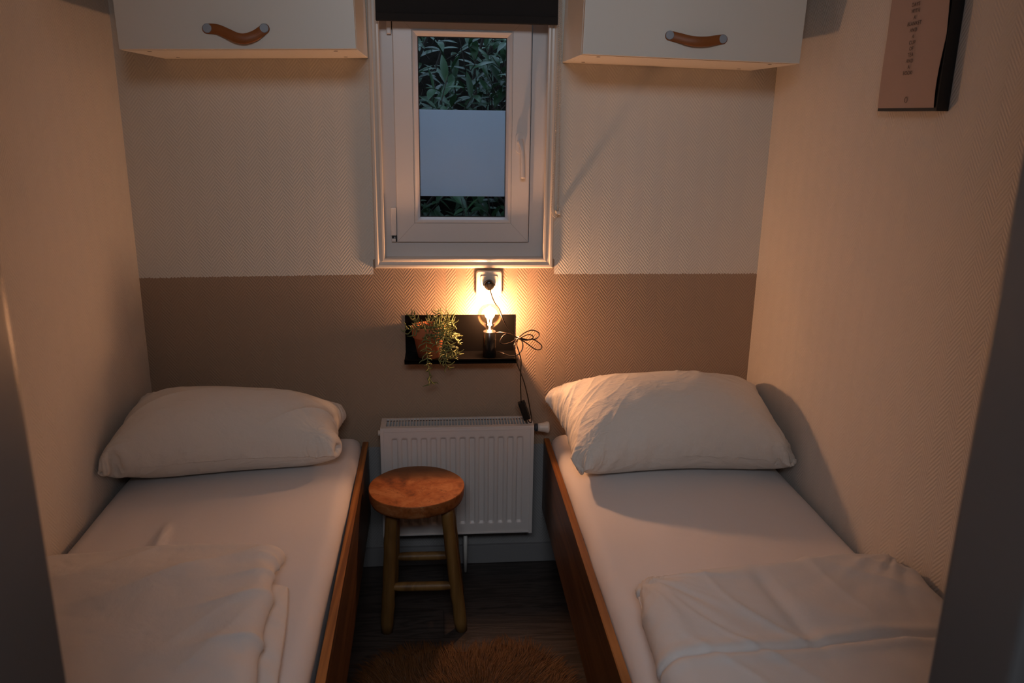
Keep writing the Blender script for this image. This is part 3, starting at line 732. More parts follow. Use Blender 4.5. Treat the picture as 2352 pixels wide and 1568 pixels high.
# pressed front sheet
n = 14; m_ = 0.030; pitch = (RX1-RX0-2*m_)/n
xs, zs = [], []
def fz(z):
    a, c_ = RZ0+0.040, RZ1-0.036
    if z <= a or z >= c_: return 0.0
    return min(1.0, (z-a)/0.010, (c_-z)/0.010)
def fx(x):
    u = (x-(RX0+m_))/pitch
    if u < 0 or u > n: return 0.0
    f = abs((u % 1.0) - 0.5)*2      # 0 at groove centre
    return max(0.0, min(1.0, (0.72-f)/0.36))
xs = [RX0+0.006] + list(np.linspace(RX0+m_, RX1-m_, n*20+1)) + [RX1-0.006]
zs = [RZ0+0.006, RZ0+0.03] + list(np.linspace(RZ0+0.038, RZ0+0.054, 7)) + list(np.linspace(RZ0+0.07, RZ1-0.07, 10)) + list(np.linspace(RZ1-0.050, RZ1-0.034, 7)) + [RZ1-0.025, RZ1-0.012]
vs = [(x, RYF + 0.0075*fx(x)*fz(z), z) for z in zs for x in xs]; nx = len(xs)
fs = [(j*nx+i, j*nx+i+1, (j+1)*nx+i+1, (j+1)*nx+i) for j in range(len(zs)-1) for i in range(nx-1)]
b = MB(); b.verts(vs, fs, True)
b.box(RX0+0.004, RX1-0.004, RYF+0.006, RYF+0.012, RZ0+0.004, RZ1-0.012)
for a_ in ((RX0+0.004, RX1-0.004, RZ0+0.002, RZ0+0.008), (RX0+0.004, RX1-0.004, RZ1-0.014, RZ1-0.006)):
    b.box(a_[0], a_[1], RYF-0.002, RYF+0.012, a_[2], a_[3], 0.0015)
b.build('front_panel', M['radiator'], rad, inv)
b = MB(); b.box(RX0+0.004, RX1-0.004, RYB-0.006, RYB, RZ0+0.004, RZ1-0.012); b.build('rear_panel', M['radiator'], rad, inv)
for sx, s_ in ((RX0, 1), (RX1, -1)):
    b = MB(); b.box(min(sx, sx+0.005*s_), max(sx, sx+0.005*s_), RYF-0.001, RYB, RZ0, RZ1, 0.0015); b.box(min(sx, sx+0.011*s_), max(sx, sx+0.011*s_), RYF-0.0035, RYF-0.0008, RZ0, RZ1-0.004, 0.001)
    b.build('side_panel', M['radiator'], rad, inv)
b = MB(); y0, y1 = RYF, RYB
b.box(RX0+0.005, RX1-0.005, y0-0.0015, y0+0.017, RZ1-0.006, RZ1, 0.001); b.box(RX0+0.005, RX1-0.005, y1-0.010, y1, RZ1-0.006, RZ1, 0.001)
b.box(RX0+0.004, RX0+0.018, y0-0.001, y1, RZ1-0.005, RZ1-0.0002); b.box(RX1-0.018, RX1-0.004, y0-0.001, y1, RZ1-0.005, RZ1-0.0002)
ns = 48
for i in range(1, ns):
    x = RX0+0.018 + (RX1-RX0-0.036)*i/ns
    b.box(x-0.0017, x+0.0017, y0+0.015, y1-0.008, RZ1-0.005, RZ1-0.0004)
b.build('top_grille', M['radiator'], rad, inv)
b = MB(); 
for i in range(36):
    x = RX0+0.015 + (RX1-RX0-0.03)*i/35; b.box(x-0.001, x+0.001, RYF+0.014, RYB-0.010, RZ0+0.03, RZ1-0.06)
b.build('convector_fins', M['raddark'], rad, inv)
vk = aty(1238, 981, -0.075)
b = MB(); b.lathe([(0.0, RX1), (0.009, RX1), (0.009, RX1+0.008), (0.0125, RX1+0.008)] + [(0.0125 + (0.0012 if i % 2 else 0), RX1+0.008+i*0.0022) for i in range(5)] + [(0.0, RX1+0.019)], (0, vk.y, vk.z), 'x', 22, caps=False)
vv = b.build('valve', M['raddark'], rad, inv)
b = MB(); b.lathe([(0.0, RX1+0.018), (0.0135, RX1+0.018), (0.014, RX1+0.024), (0.0165, RX1+0.040), (0.0195, RX1+0.049), (0.0195, RX1+0.053), (0.017, RX1+0.056), (0.0, RX1+0.056)], (0, vk.y, vk.z), 'x', 28, caps=False)
tag(b.build('knob', M['knob'], vv, inv), 'white flared thermostat knob')
b = MB(); b.lathe([(0.0, RX0-0.010), (0.0095, RX0-0.010), (0.0095, RX0), (0.0, RX0)], (0, -0.075, RZ1-0.035), 'x', 12, caps=False); b.build('blanking_plug', M['knob'], rad, inv)
b = MB(); b.lathe([(0.0, RX1+0.006), (0.006, RX1+0.006), (0.006, RX1), (0.0, RX1)], (0, -0.075, RZ0+0.035), 'x', 12, caps=False); b.build('drain_plug', M['brass'], rad, inv)
pp = aty(1069, 1290, -0.065)
b = MB(); b.tube([(pp.x, -0.065, 0.001), (pp.x, -0.065, RZ0-0.026)], 0.0068, 14); b.build('pipe', M['knob'], rad, inv)
b = MB(); b.lathe([(0.0, RZ0-0.032), (0.009, RZ0-0.032), (0.0095, RZ0-0.02), (0.012, RZ0-0.018), (0.012, RZ0-0.008), (0.008, RZ0-0.006), (0.008, RZ0+0.006), (0, RZ0+0.006)], (pp.x, -0.065, 0), 'z', 12, caps=False)
b.box(pp.x-0.014, pp.x+0.012, -0.072, -0.058, RZ0-0.014, RZ0-0.006, 0.002); b.build('pipe_valve', M['brass'], rad, inv)
for x in (RX0+0.07, RX1-0.07):
    b = MB(); b.box(x-0.012, x+0.012, RYB-0.0005, -0.0005, RZ0+0.02, RZ1-0.02); b.build('wall_bracket', M['radiator'], rad, inv)

# ------------------------------------------------------------------ stool
STX, STY, STZ = -0.080, -0.306, 0.452
st = thing('wooden_stool', 'round wooden stool with a reddish slab seat and branch legs', 'stool', (STX, STY, 0))
b = bmesh.new(); rings = []; nn = 72; TH = 0.043
def srad(a): return 0.1455*(1 + 0.012*math.sin(2*a+0.6) + 0.008*math.sin(3*a+2) + 0.004*math.sin(7*a))
for r, dz in ((0.0, -TH), (0.92, -TH), (0.965, -TH+0.003), (0.988, -TH+0.012), (1.0, -0.012), (1.0, -0.0040), (0.998, -0.0012), (0.990, 0), (0.989, 0.00005), (0.6, 0.0), (0.0, 0.0)):
    rings.append([b.verts.new((srad(a)*r*math.cos(a), srad(a)*r*math.sin(a), STZ+dz)) for a in [2*math.pi*k/nn for k in range(nn)]] if r else [b.verts.new((0, 0, STZ+dz))])
for A, B in zip(rings, rings[1:]):
    for k in range(nn):
        k2 = (k+1) % nn
        if len(A) == 1: f = b.faces.new((A[0], B[k], B[k2]))
        elif len(B) == 1: f = b.faces.new((A[k], A[k2], B[0]))
        else: f = b.faces.new((A[k], A[k2], B[k2], B[k]))
        f.smooth = A is not rings[-2] and A is not rings[-3]
mb = MB(); mb.join(b); mb.build('seat', M['seat'], st)
feet = [(-0.176, -0.392), (0.055, -0.398), (-0.172, -0.195), (0.050, -0.200)]
tops = [(-0.153, -0.362), (0.010, -0.366), (-0.148, -0.245), (0.012, -0.245)]
legs = []
for (fx_, fy), (tx, ty) in zip(feet, tops):
    P0 = Vector((fx_-STX, fy-STY, 0.0)); P1 = Vector((tx-STX, ty-STY, STZ-TH+0.004)); legs.append((P0, P1))
    pts = []; rs = []
    random.seed(int(abs(fx_)*1000)+int(abs(fy)*100))
    for i in range(15):
        u = i/14; j = Vector((random.uniform(-1, 1), random.uniform(-1, 1), 0))*0.0012
        pts.append(P0.lerp(P1, u) + (j if 0 < i < 14 else Vector()))
        rs.append(0.0205 - 0.002*u + random.uniform(-.0006, .0006) if i else 0.0185)
    m2 = MB(); m2.tube(pts, rs, 18)
    # flatten the foot onto the floor
    for v in m2.bm.verts:
        if v.co.z < 0.004: v.co.z = 0.0005
    m2.build('leg', M['leg'], st)
def rung(a, c_, z, r=0.0145):
    (A0, A1), (C0, C1) = legs[a], legs[c_]
    p = A0.lerp(A1, z/A1.z); q = C0.lerp(C1, z/C1.z)
    pts = [p.lerp(q, i/12) for i in range(13)]
    rs = [r*(0.62 + 0.38*min(1, min(i, 12-i)/2.2)) for i in range(13)]
    m2 = MB(); m2.tube(pts, rs, 14); m2.build('stretcher', M['leg'], st)
rung(0, 1, 0.150); rung(2, 3, 0.155); rung(0, 2, 0.235); rung(1, 3, 0.235)

# ------------------------------------------------------------------ beds
def make_bed(label, xr0, xr1, xin, xwall, side):
    """xr0/xr1: aisle face of the side rail at the wall end / at the foot end"""
    t = thing('bed_frame', label, 'bed', ((xr0+xwall)/2, -0.95, 0), 'single bed frames'); inv = local(t)
    th = 0.018*side; zt, zb = 0.470, 0.205; ye = -1.90
    b = MB()
    bm = bmesh.new()
    V = [bm.verts.new(p) for p in ((xr0, -0.004, zb), (xr0+th, -0.004, zb), (xr0+th, -0.004, zt), (xr0, -0.004, zt), (xr1, ye, zb), (xr1+th, ye, zb), (xr1+th, ye, zt), (xr1, ye, zt))]
    for f in ((0, 1, 2, 3), (7, 6, 5, 4), (0, 4, 5, 1), (1, 5, 6, 2), (2, 6, 7, 3), (3, 7, 4, 0)): bm.faces.new([V[i] for i in f])
    bmesh.ops.bevel(bm, geom=list(bm.edges), offset=0.002, segments=2, affect='EDGES')
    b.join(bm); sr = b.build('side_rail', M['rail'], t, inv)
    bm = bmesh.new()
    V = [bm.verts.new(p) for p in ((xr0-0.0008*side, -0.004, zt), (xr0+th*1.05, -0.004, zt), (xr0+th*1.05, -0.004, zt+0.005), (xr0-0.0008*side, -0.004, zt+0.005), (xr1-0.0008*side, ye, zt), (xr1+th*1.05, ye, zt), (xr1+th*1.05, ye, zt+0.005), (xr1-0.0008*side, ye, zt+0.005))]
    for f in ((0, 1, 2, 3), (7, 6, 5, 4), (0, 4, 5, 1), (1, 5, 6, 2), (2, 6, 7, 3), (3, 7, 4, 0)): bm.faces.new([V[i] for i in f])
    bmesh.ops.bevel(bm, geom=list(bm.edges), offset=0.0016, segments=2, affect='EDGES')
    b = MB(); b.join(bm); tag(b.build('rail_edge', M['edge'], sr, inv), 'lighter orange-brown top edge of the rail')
    x0, x1 = sorted((xr0+th*1.3, xwall))
    b = MB(); b.box(x0, x1, -0.022, -0.004, 0.22, 0.45); b.build('end_board', M['rail'], t, inv)
    b = MB(); b.box(x0+0.01*(side < 0), x1, ye, ye+0.018, 0.22, 0.45); b.build('end_board', M['rail'], t, inv)
    b = MB(); b.box(x0+0.012, x1, -1.87, -0.024, 0.30, 0.318); b.build('bed_base', M['rail'], t, inv)
    for yy in (-0.10, -1.80):
        for xx in (xr0+th+0.09*side, xwall-0.05*side):
            b = MB(); b.box(xx-0.022, xx+0.022, yy-0.022, yy+0.022, 0.0, 0.302); b.build('leg', M['rail'], t, inv)
    return t
make_bed('wooden bed frame left of the stool with worn brown side rail', -0.250, -0.226, -0.27, XL+0.004, -1)
make_bed('wooden bed frame right of the radiator with straight brown side rail', 0.352, 0.352, 0.372, XR-0.004, 1)

def make_mattress(label, x0, x1, y0, y1, z0, z1, wr, seed):
    nx_, ny_, nz_ = 110, 240, 8
    t = thing('mattress', label, 'mattress', ((x0+x1)/2, (y0+y1)/2, z0), 'sheeted mattresses'); inv = local(t)
    bm = bmesh.new()
    cx, cy, hx, hy, h, R = (x0+x1)/2, (y0+y1)/2, (x1-x0)/2, (y1-y0)/2, z1-z0, 0.042
    def shape(u, v):
        # u,v in [-1,1] mapped so that the rim gets the rounding; returns point of the top half
        return None
    us = [math.sin(i/nx_*math.pi - math.pi/2) for i in range(nx_+1)]
    us = [-1 + 2*i/nx_ for i in range(nx_+1)]; vs_ = [-1 + 2*i/ny_ for i in range(ny_+1)]
    A = h + 0.06   # unrolled side length
    grid = []
    Lx, Ly = hx + h, hy + h
    def fold(s, hw):     # unrolled coordinate -> (planar, drop)
        a = abs(s); sg = 1 if s > 0 else -1
        arc = R*math.pi/2
        if a <= hw-R: return s, 0.0
        if a <= hw-R+arc:
            th = (a-(hw-R))/R; return sg*(hw-R+R*math.sin(th)), R*(1-math.cos(th))
        return sg*hw, R + (a-(hw-R)-arc)
    EX = hx - R + R*math.pi/2 + (h-R); EY = hy - R + R*math.pi/2 + (h-R)
    for v in vs_:
        row = []
        for u in us:
            sx, sy = u*EX, v*EY
            px, dx = fold(sx, hx); py, dy = fold(sy, hy)
            d = max(dx, dy) if dx and dy else dx+dy
            d = min((dx**2+dy**2)**0.5, h) if (dx and dy) else d
            # round the plan corner
            if dx > 0 and dy > 0:
                px *= 1-0.008; py *= 1-0.003
            p = Vector((cx+px, cy+py, z1-min(d, h)))
            nz1 = noise.noise(Vector((p.x*3, p.y*3, seed)))*0.004 + noise.noise(Vector((p.x*9, p.y*7, seed+4)))*0.0018
            lift = wr(p.x, p.y) if d < 0.03 else 0
            p.z += nz1 + lift
            if d > 0.02: p.x += noise.noise(Vector((p.y*8, p.z*10, seed+9)))*0.003*(1 if sx > 0 else -1)
            p.z = max(p.z, z0)
            row.append(bm.verts.new(p))
        grid.append(row)
    for a, c_ in zip(grid, grid[1:]):
        for k in range(nx_):
            f = bm.faces.new((a[k], a[k+1], c_[k+1], c_[k])); f.smooth = True
    # close the underside
    rim = grid[0] + [r[-1] for r in grid[1:-1]] + list(reversed(grid[-1])) + [r[0] for r in reversed(grid[1:-1])]
    bm.faces.new(rim)
    m2 = MB(); m2.join(bm); m2.build('fitted_sheet', M['sheet'], t, inv)
    return t
def ridge(x, y, ax_, ay, bx, by, w_, h_):
    A = Vector((ax_, ay)); B = Vector((bx, by)); P = Vector((x, y)); u = (P-A).dot(B-A)/(B-A).length_squared
    if u < 0 or u > 1: return 0
    d = (P-A.lerp(B, u)).length; return h_*math.sin(math.pi*min(1, u*.9+.1))*math.exp(-(d/w_)**2)
ra = at(388, 1192, 2, 0.515); rb = at(350, 1275, 2, 0.515); rc = at(450, 1245, 2, 0.515); rd = at(436, 1268, 2, 0.515)
wrL = lambda x, y: ridge(x, y, rb.x, rb.y, ra.x, ra.y, 0.011, 0.013) + ridge(x, y, rd.x, rd.y, rc.x, rc.y, 0.009, 0.007)
MZ = 0.508
make_mattress('mattress under a pale fitted sheet on the left bed', XL+0.008, -0.268, -1.86, -0.024, 0.319, MZ, wrL, 1.0)
make_mattress('mattress under a smooth pale fitted sheet on the right bed', 0.374, XR-0.006, -1.86, -0.024, 0.319, MZ, lambda x, y: 0, 7.0)

# ------------------------------------------------------------------ soft goods: a small cloth solver (sewn pouch, blown up, resting on the bed)
def pouch(corners, nu, nv, slack, pres, steps, floor_z, limits, seed, bow=(0.0, 0.0), flat=0.0, hold=0.25, thick0=0.02, rand=0.03, press=None, grav=1.0, bend=0.35, iters=7, rnd=0.0):
    rng = np.random.RandomState(seed)
    C = [np.array(c, float) for c in corners]        # back-left, back-right, front-right, front-left
    u = np.linspace(0, 1, nu)[:, None]; v = np.linspace(0, 1, nv)[None, :]
    P = np.zeros((nu, nv, 3))
    if rnd:
        a_, b_ = 2*u-1, 2*v-1
        u, v = (a_*np.sqrt(1-rnd*(b_*b_)**3)+1)/2 + 0*b_, (b_*np.sqrt(1-rnd*(a_*a_)**3)+1)/2 + 0*a_
    U1, V1 = np.linspace(0, 1, nu)[:, None], np.linspace(0, 1, nv)[None, :]
    for k in range(3):
        P[:, :, k] = C[0][k]*(1-u)*(1-v) + C[1][k]*u*(1-v) + C[2][k]*u*v + C[3][k]*(1-u)*v
    nrm = np.cross(C[1]-C[0], C[3]-C[0]); nrm /= -np.linalg.norm(nrm)
    if nrm[2] < 0: nrm = -nrm
    prof = (np.sin(np.pi*U1)*np.sin(np.pi*V1))[:, :, None]
    top = P + nrm*prof*thick0; bot = P - nrm*prof*thick0
    X = np.concatenate([top.reshape(-1, 3), bot.reshape(-1, 3)])
    idT = np.arange(nu*nv).reshape(nu, nv); idB = idT + nu*nv
    edge = np.zeros((nu, nv), bool); edge[0] = edge[-1] = True; edge[:, 0] = edge[:, -1] = True
    idB = np.where(edge, idT, idB)
    base = P.reshape(-1, 3); base2 = np.concatenate([base, base])
    # constraints in batches with disjoint members
    batches = []
    def add(ids, di, dj, stiff):
        a = ids[:ids.shape[0]-di if di else None, :ids.shape[1]-dj if dj > 0 else None] if dj >= 0 else ids[:ids.shape[0]-di, -dj:]
        c = ids[di:, dj:] if dj >= 0 else ids[di:, :dj]
        I, J = np.indices(a.shape)
        for par in (0, 1):
            if di and not dj: msk = ((I//di) % 2 == par)
            elif dj and not di: msk = ((J//dj) % 2 == par)
            else: msk = (I % 2 == par)
            A, B = a[msk], c[msk]
            ok = A != B; A, B = A[ok], B[ok]
            if len(A) == 0: continue
            L = np.linalg.norm(base2[A]-base2[B], axis=1)*slack*(1 + rng.uniform(-rand, rand, len(A)))
            batches.append((A, B, L, stiff))
    for ids in (idT, idB):
        add(ids, 1, 0, 1.0); add(ids, 0, 1, 1.0); add(ids, 1, 1, 0.35); add(ids, 1, -1, 0.35)
        add(ids, 2, 0, bend); add(ids, 0, 2, bend)
    used = np.unique(np.concatenate([idT.ravel(), idB.ravel()]))
    cid = [idT[0, 0], idT[-1, 0], idT[-1, -1], idT[0, -1]]
    tris = []
    for ids, flip in ((idT, False), (idB, True)):
        a, b_, c, d = ids[:-1, :-1].ravel(), ids[1:, :-1].ravel(), ids[1:, 1:].ravel(), ids[:-1, 1:].ravel()
        q = np.stack([a, b_, c, d], 1); tris.append(q[:, ::-1] if flip else q)
    Q = np.concatenate(tris)
    # outward orientation test
    e = np.cross(X[Q[0, 1]]-X[Q[0, 0]], X[Q[0, 3]]-X[Q[0, 0]])
    if np.dot(e, nrm) < 0: Q = Q[:, ::-1]
    V = np.zeros_like(X); dt = 1.0
    X[used] += rng.uniform(-1, 1, (len(used), 3))*0.0006
    for s in range(steps):
        d1 = X[Q[:, 2]]-X[Q[:, 0]]; d2 = X[Q[:, 3]]-X[Q[:, 1]]
        fn = np.cross(d1, d2)*0.5
        F = np.zeros_like(X)
        for k in range(4): np.add.at(F, Q[:, k], fn*0.25)
        area = np.linalg.norm(fn, axis=1).mean()
        V = V*0.90 + F/area*pres*1e-4; V[:, 2] -= grav*2.0e-5
        old = X.copy(); X = X + V
        for it in range(iters):
            for A, B, L, k in batches:
                d = X[B]-X[A]; l = np.linalg.norm(d, axis=1)+1e-12
                w_ = (k*0.5*(l-L)/l)[:, None]*d
                X[A] += w_; X[B] -= w_
            for c, i in zip(C, cid): X[i] += (c-X[i])*hold
            np.maximum(X[:, 2], floor_z, out=X[:, 2])
            x0, x1, y0, y1 = limits
            np.clip(X[:, 0], x0, x1, out=X[:, 0]); np.clip(X[:, 1], y0, y1, out=X[:, 1])
            if press is not None: X = press(X)
        V = (X-old)*0.92
        vm = np.linalg.norm(V, axis=1); big = vm > 0.01
        V[big] *= (0.01/vm[big])[:, None]
    remap = -np.ones(2*nu*nv, int); remap[used] = np.arange(len(used))
    return X[used], remap[Q]
def soft_object(name, data, mat, parent=None, inv=None, levels=1, wr=None):
    X, Q = data
    me = bpy.data.meshes.new(name); me.from_pydata([tuple(p) for p in X], [], [tuple(int(i) for i in q) for q in Q]); me.update()
    bm = bmesh.new(); bm.from_mesh(me); bmesh.ops.recalc_face_normals(bm, faces=bm.faces)
    if inv is not None: bmesh.ops.transform(bm, matrix=inv, verts=bm.verts)
    bm.to_mesh(me); bm.free(); smooth(me)
    o = link(name, me, mat, parent)
    sd = o.modifiers.new('smooth', 'SUBSURF'); sd.levels = levels; sd.render_levels = levels
    tp = max(range(len(me.vertices)), key=lambda i: me.vertices[i].co.z)
    if me.vertices[tp].normal.z < 0: me.flip_normals(); print('flipped', name)
    if wr is not None:
        # bake the smoothing, then press the creases into the cloth
        back = inv.inverted() if inv is not None else Matrix.Identity(4)
        bpy.context.view_layer.update()
        m3 = bpy.data.meshes.new_from_object(o.evaluated_get(bpy.context.evaluated_depsgraph_get()))
        o.modifiers.clear(); o.data = m3; m3.name = name
        nn = [v.normal.copy() for v in m3.vertices]
        for v, n_ in zip(m3.vertices, nn):
            if n_.z < -0.35: continue
            p = back @ v.co
            v.co += n_ * wr(p, n_)
        smooth(m3)
    return o
def gathers(corners, A, r0, k=6.0, seed=0.0):
    C = [Vector(c) for c in corners]; mid = sum(C, Vector())/4
    def f(p, n_):
        h = 0.0
        for i, c in enumerate(C):
            d = p - c; r = math.hypot(d.x, math.hypot(d.y, d.z))
            if r > r0*4: continue
            m_ = mid - c; base = math.atan2(m_.y, m_.x); a = math.atan2(d.y, d.x) - base
            a = (a + math.pi) % (2*math.pi) - math.pi
            h += A*math.exp(-r/r0)*min(1, r/0.03)*noise.noise(Vector((a*k, i*7.3+seed, r*5)))
        return h
    return f
def folds(A, ang, fl, fs_, seed, sharp=2.0):
    ca, sa = math.cos(ang), math.sin(ang)
    def f(p, n_):
        a = p.x*ca + p.y*sa; c_ = -p.x*sa + p.y*ca
        w_ = noise.noise(Vector((p.x*3, p.y*3, seed+5)))*0.06
        v = noise.noise(Vector((a*fl, (c_+w_)*fs_, seed + p.z*2)))
        return A*((1-abs(v)*2)**sharp if abs(v) < 0.5 else 0) * (0.5+noise.noise(Vector((p.x*4, p.y*4, seed+11))))
    return f
SZ = MZ + 0.004
# right pillow
C_R = [aty(1290, 930, -0.12), at(1716, 946, 1, -0.07), at(1798, 1090, 2, SZ+0.02), at(1348, 1112, 2, SZ+0.012)]
C_L = [Vector((XL+0.03, -0.11, 0.625)), aty(752, 962, -0.11), at(728, 1058, 2, SZ+0.045), Vector((XL+0.012, -0.455, SZ+0.072))]
def soft_thing(name, label, cat, grp, data, mat, wr=None):
    o = soft_object(name, data, mat, levels=2 if wr else 1, wr=wr); X = data[0]
    c = Vector((float(X[:, 0].mean()), float(X[:, 1].mean()), float(X[:, 2].min())))
    o.data.transform(Matrix.Translation(-c)); o.location = c
    tag(o, label, cat, grp); return o
gR = gathers(C_R, 0.008, 0.12, 6.0, 1.0); fR = folds(0.009, 0.35, 3.0, 13.0, 2.0, 3.0); fR2 = folds(0.006, 0.8, 8.0, 34.0, 8.0, 3.0)
hot = aty(1500, 925, -0.2)
def wrR(p, n_):
    k_ = math.exp(-((p.x-hot.x)**2/0.16**2 + (p.y-hot.y)**2/0.10**2))
    kl = max(0.0, min(1.0, (0.62-p.x)/0.25))
    return gR(p, n_) + fR(p, n_)*(0.25+k_+0.5*kl) + fR2(p, n_)*(1.2*k_+0.8*kl) + 0.006*noise.noise(Vector((p.x*7, p.y*7, 3)))
soft_thing('pillow', 'white crumpled pillow on the right bed, lit warm on its left', 'pillow', 'white bed pillows',
           pouch(C_R, 60, 46, 1.22, 7.5, 170, SZ, (0.31, XR-0.008, -1.9, -0.012), 3, hold=0.10, rand=0.05, bend=0.25), M['pillow'], wrR)
gL = gathers(C_L, 0.006, 0.12, 6.0, 4.0); fL = folds(0.008, 0.5, 2.2, 11.0, 12.0, 2.5)
def wrL2(p, n_): return gL(p, n_) + fL(p, n_) + 0.008*noise.noise(Vector((p.x*6, p.y*6, 13)))
soft_thing('pillow', 'plump white pillow on the left bed against the left wall', 'pillow', 'white bed pillows',
           pouch(C_L, 60, 46, 1.26, 9.0, 170, SZ, (XL+0.008, 0.3, -1.9, -0.012), 11, hold=0.10, rand=0.05, bend=0.25), M['pillow'], wrL2)
# duvets
def capz(zc, soft=0.5):
    def g(X):
        m = X[:, 2] > zc
        X[m, 2] = zc + (X[m, 2]-zc)*soft
        return X
    return g
dv = thing('duvet', 'white folded duvet on the left bed with a second layer showing underneath', 'duvet', (-0.62, -1.3, SZ), 'folded white duvets'); inv = local(dv)
under = pouch([(XL+0.02, -0.95, SZ+0.02), (-0.345, -0.96, SZ+0.018), (-0.275, -1.80, SZ+0.018), (XL+0.02, -1.80, SZ+0.02)], 40, 56, 1.05, 1.0, 90, SZ, (XL+0.01, 0.3, -1.84, 0), 21, press=capz(SZ+0.035, 0.3), bend=0.5, rnd=0.10, hold=0.03)
fU = folds(0.004, 1.4, 2.0, 12.0, 44.0)
soft_object('under_layer', under, M['duvet'], dv, inv, wr=lambda p, n_: fU(p, n_))
X_, Q_ = pouch([(XL+0.012, -0.862, SZ+0.06), (-0.395, -0.85, SZ+0.064), (-0.318, -1.82, SZ+0.064), (XL+0.012, -1.82, SZ+0.06)], 60, 84, 1.07, 1.5, 120, SZ+0.038, (XL+0.01, 0.3, -1.86, 0), 22, press=capz(SZ+0.085, 0.25), bend=0.5, rand=0.03, rnd=0.08, hold=0.03)
# beyond the under layer the top layer sags onto the sheet
for p in X_:
    k_ = max(0.0, min(1.0, (p[1]+0.985)/0.10)); drop = 0.036*k_
    t_ = max(0.0, min(1.0, (SZ+0.10-p[2])/0.065)); p[2] -= drop*(0.35+0.65*t_)
f1 = folds(0.016, 0.7, 1.6, 5.0, 51.0, 2.5); f2 = folds(0.009, 0.25, 2.0, 9.0, 57.0, 2.0)
def wrD1(p, n_):
    e = math.exp(-((p.x+0.36)/0.12)**2)
    return f1(p, n_) + f2(p, n_)*e*2 + 0.007*noise.noise(Vector((p.x*4.5, p.y*4.5, 31))) + 0.003*noise.noise(Vector((p.x*14, p.y*10, 35)))
soft_object('folded_cover', (X_, Q_), M['duvet'], dv, inv, wr=wrD1)
def crease(p):
    ys = -1.352 + 0.030*math.sin((p.x-0.4)*3.0)
    d = p.y-ys
    return -0.006*math.exp(-(d/0.006)**2) + 0.003*math.exp(-((abs(d)-0.02)/0.014)**2)
dr = thing('duvet', 'white rumpled duvet on the right bed with a piped left edge', 'duvet', (0.75, -1.35, SZ), 'folded white duvets'); inv = local(dr)
DC = [(0.432, -1.055, SZ+0.020), (XR-0.01, -0.995, SZ+0.05), (XR-0.01, -1.84, SZ+0.05), (0.388, -1.84, SZ+0.03)]
body = pouch(DC, 66, 90, 1.09, 2.6, 130, SZ, (0.385, XR-0.008, -1.86, 0), 31, press=capz(SZ+0.085, 0.35), bend=0.4, rand=0.04, rnd=0.10, hold=0.04)
gD = gathers(DC, 0.013, 0.16, 7.0, 9.0); f3 = folds(0.013, -0.9, 1.3, 6.0, 61.0, 3.0); f4 = folds(0.007, -1.2, 2.0, 11.0, 66.0, 2.5)
def wrD2(p, n_):
    A_ = (at(1725, 1300, 2, SZ+0.08), at(1930, 1545, 2, SZ+0.08))
    g_ = -ridge(p.x, p.y, A_[0].x, A_[0].y, A_[1].x, A_[1].y, 0.018, 0.009)
    return g_ + gD(p, n_) + f3(p, n_) + f4(p, n_) + crease(p) + 0.008*noise.noise(Vector((p.x*4, p.y*4, 71)))
soft_object('cover', body, M['duvet'], dr, inv, wr=wrD2)
b = MB(); edge_ = body[0][4:90].copy()
for _ in range(12): edge_[1:-1] = (edge_[:-2] + edge_[1:-1] + edge_[2:])/3
b.tube(catmull([tuple(edge_[i]) for i in range(0, len(edge_), 5)], 6), 0.0034, 8)
b.build('piping', M['duvet'], dr, inv)

# ------------------------------------------------------------------ framed text print on the right wall
fa = at(2015, 257, 0, XR-0.027); fb = at(2179, 254, 0, XR)
FY0, FY1, FZ0_, FZ1_ = fa.y, fb.y, (fa.z+fb.z)/2, 1.985
XFc = XR-0.027
print('picture', fa, fb)
pic = thing('framed_print', 'narrow black box frame with a pinkish text print on the right wall', 'picture', (XR, (FY0+FY1)/2, FZ0_)); inv = local(pic)
b = MB(); b.box(XFc, XR-0.0005, FY1, FY0, FZ0_, FZ1_, 0.001); b.build('frame', M['picframe'], pic, inv)
vs, fs = [], []; ny_, nz_ = 24, 60
for j in range(nz_+1):
    for i in range(ny_+1):
        u, v = i/ny_, j/nz_
        wav = 0.003*math.sin(v*7.0+0.6)*(u**3) * (1 if v < 0.85 else 0.5)
        y = (FY0-0.0015) + (FY1+0.006 - (FY0-0.0015))*u + 0.0030*(u**2)*math.sin(v*11+0.4) + 0.002*((1-u)**3)*math.sin(v*9)
        vs.append((XFc-0.0012-abs(wav)*0.9, y, FZ0_+0.007+(FZ1_-FZ0_-0.012)*v))
n0 = len(vs); vs += [(x+0.0003, y, z) for x, y, z in vs]
for j in range(nz_):
    for i in range(ny_):
        a = j*(ny_+1)+i; fs.append((a, a+1, a+ny_+2, a+ny_+1)); fs.append((n0+a, n0+a+ny_+1, n0+a+ny_+2, n0+a+1))
b = MB(); b.verts(vs, fs, True); paper = b.build('paper', M['paper'], pic, inv)
def text_mesh(s, h, y, z, name='lettering'):
    cu = bpy.data.curves.new('t', 'FONT'); cu.body = s; cu.size = h; cu.align_x = 'CENTER'; cu.align_y = 'CENTER'; cu.extrude = 0.0001; cu.space_character = 1.15
    o = bpy.data.objects.new('t', cu); COL.objects.link(o)
    bpy.context.view_layer.update()
    me = bpy.data.meshes.new_from_object(o.evaluated_get(bpy.context.evaluated_depsgraph_get()))
    bpy.data.objects.remove(o)
    # x of the text runs towards -y of the room, its face looks to -x
    mt = Matrix(((0, 0, -1, XFc-0.0040), (-1, 0, 0, y), (0, 1, 0, z), (0, 0, 0, 1)))
    me.transform(inv @ mt); me.materials.clear()
    return link(name, me, M['ink'], paper)
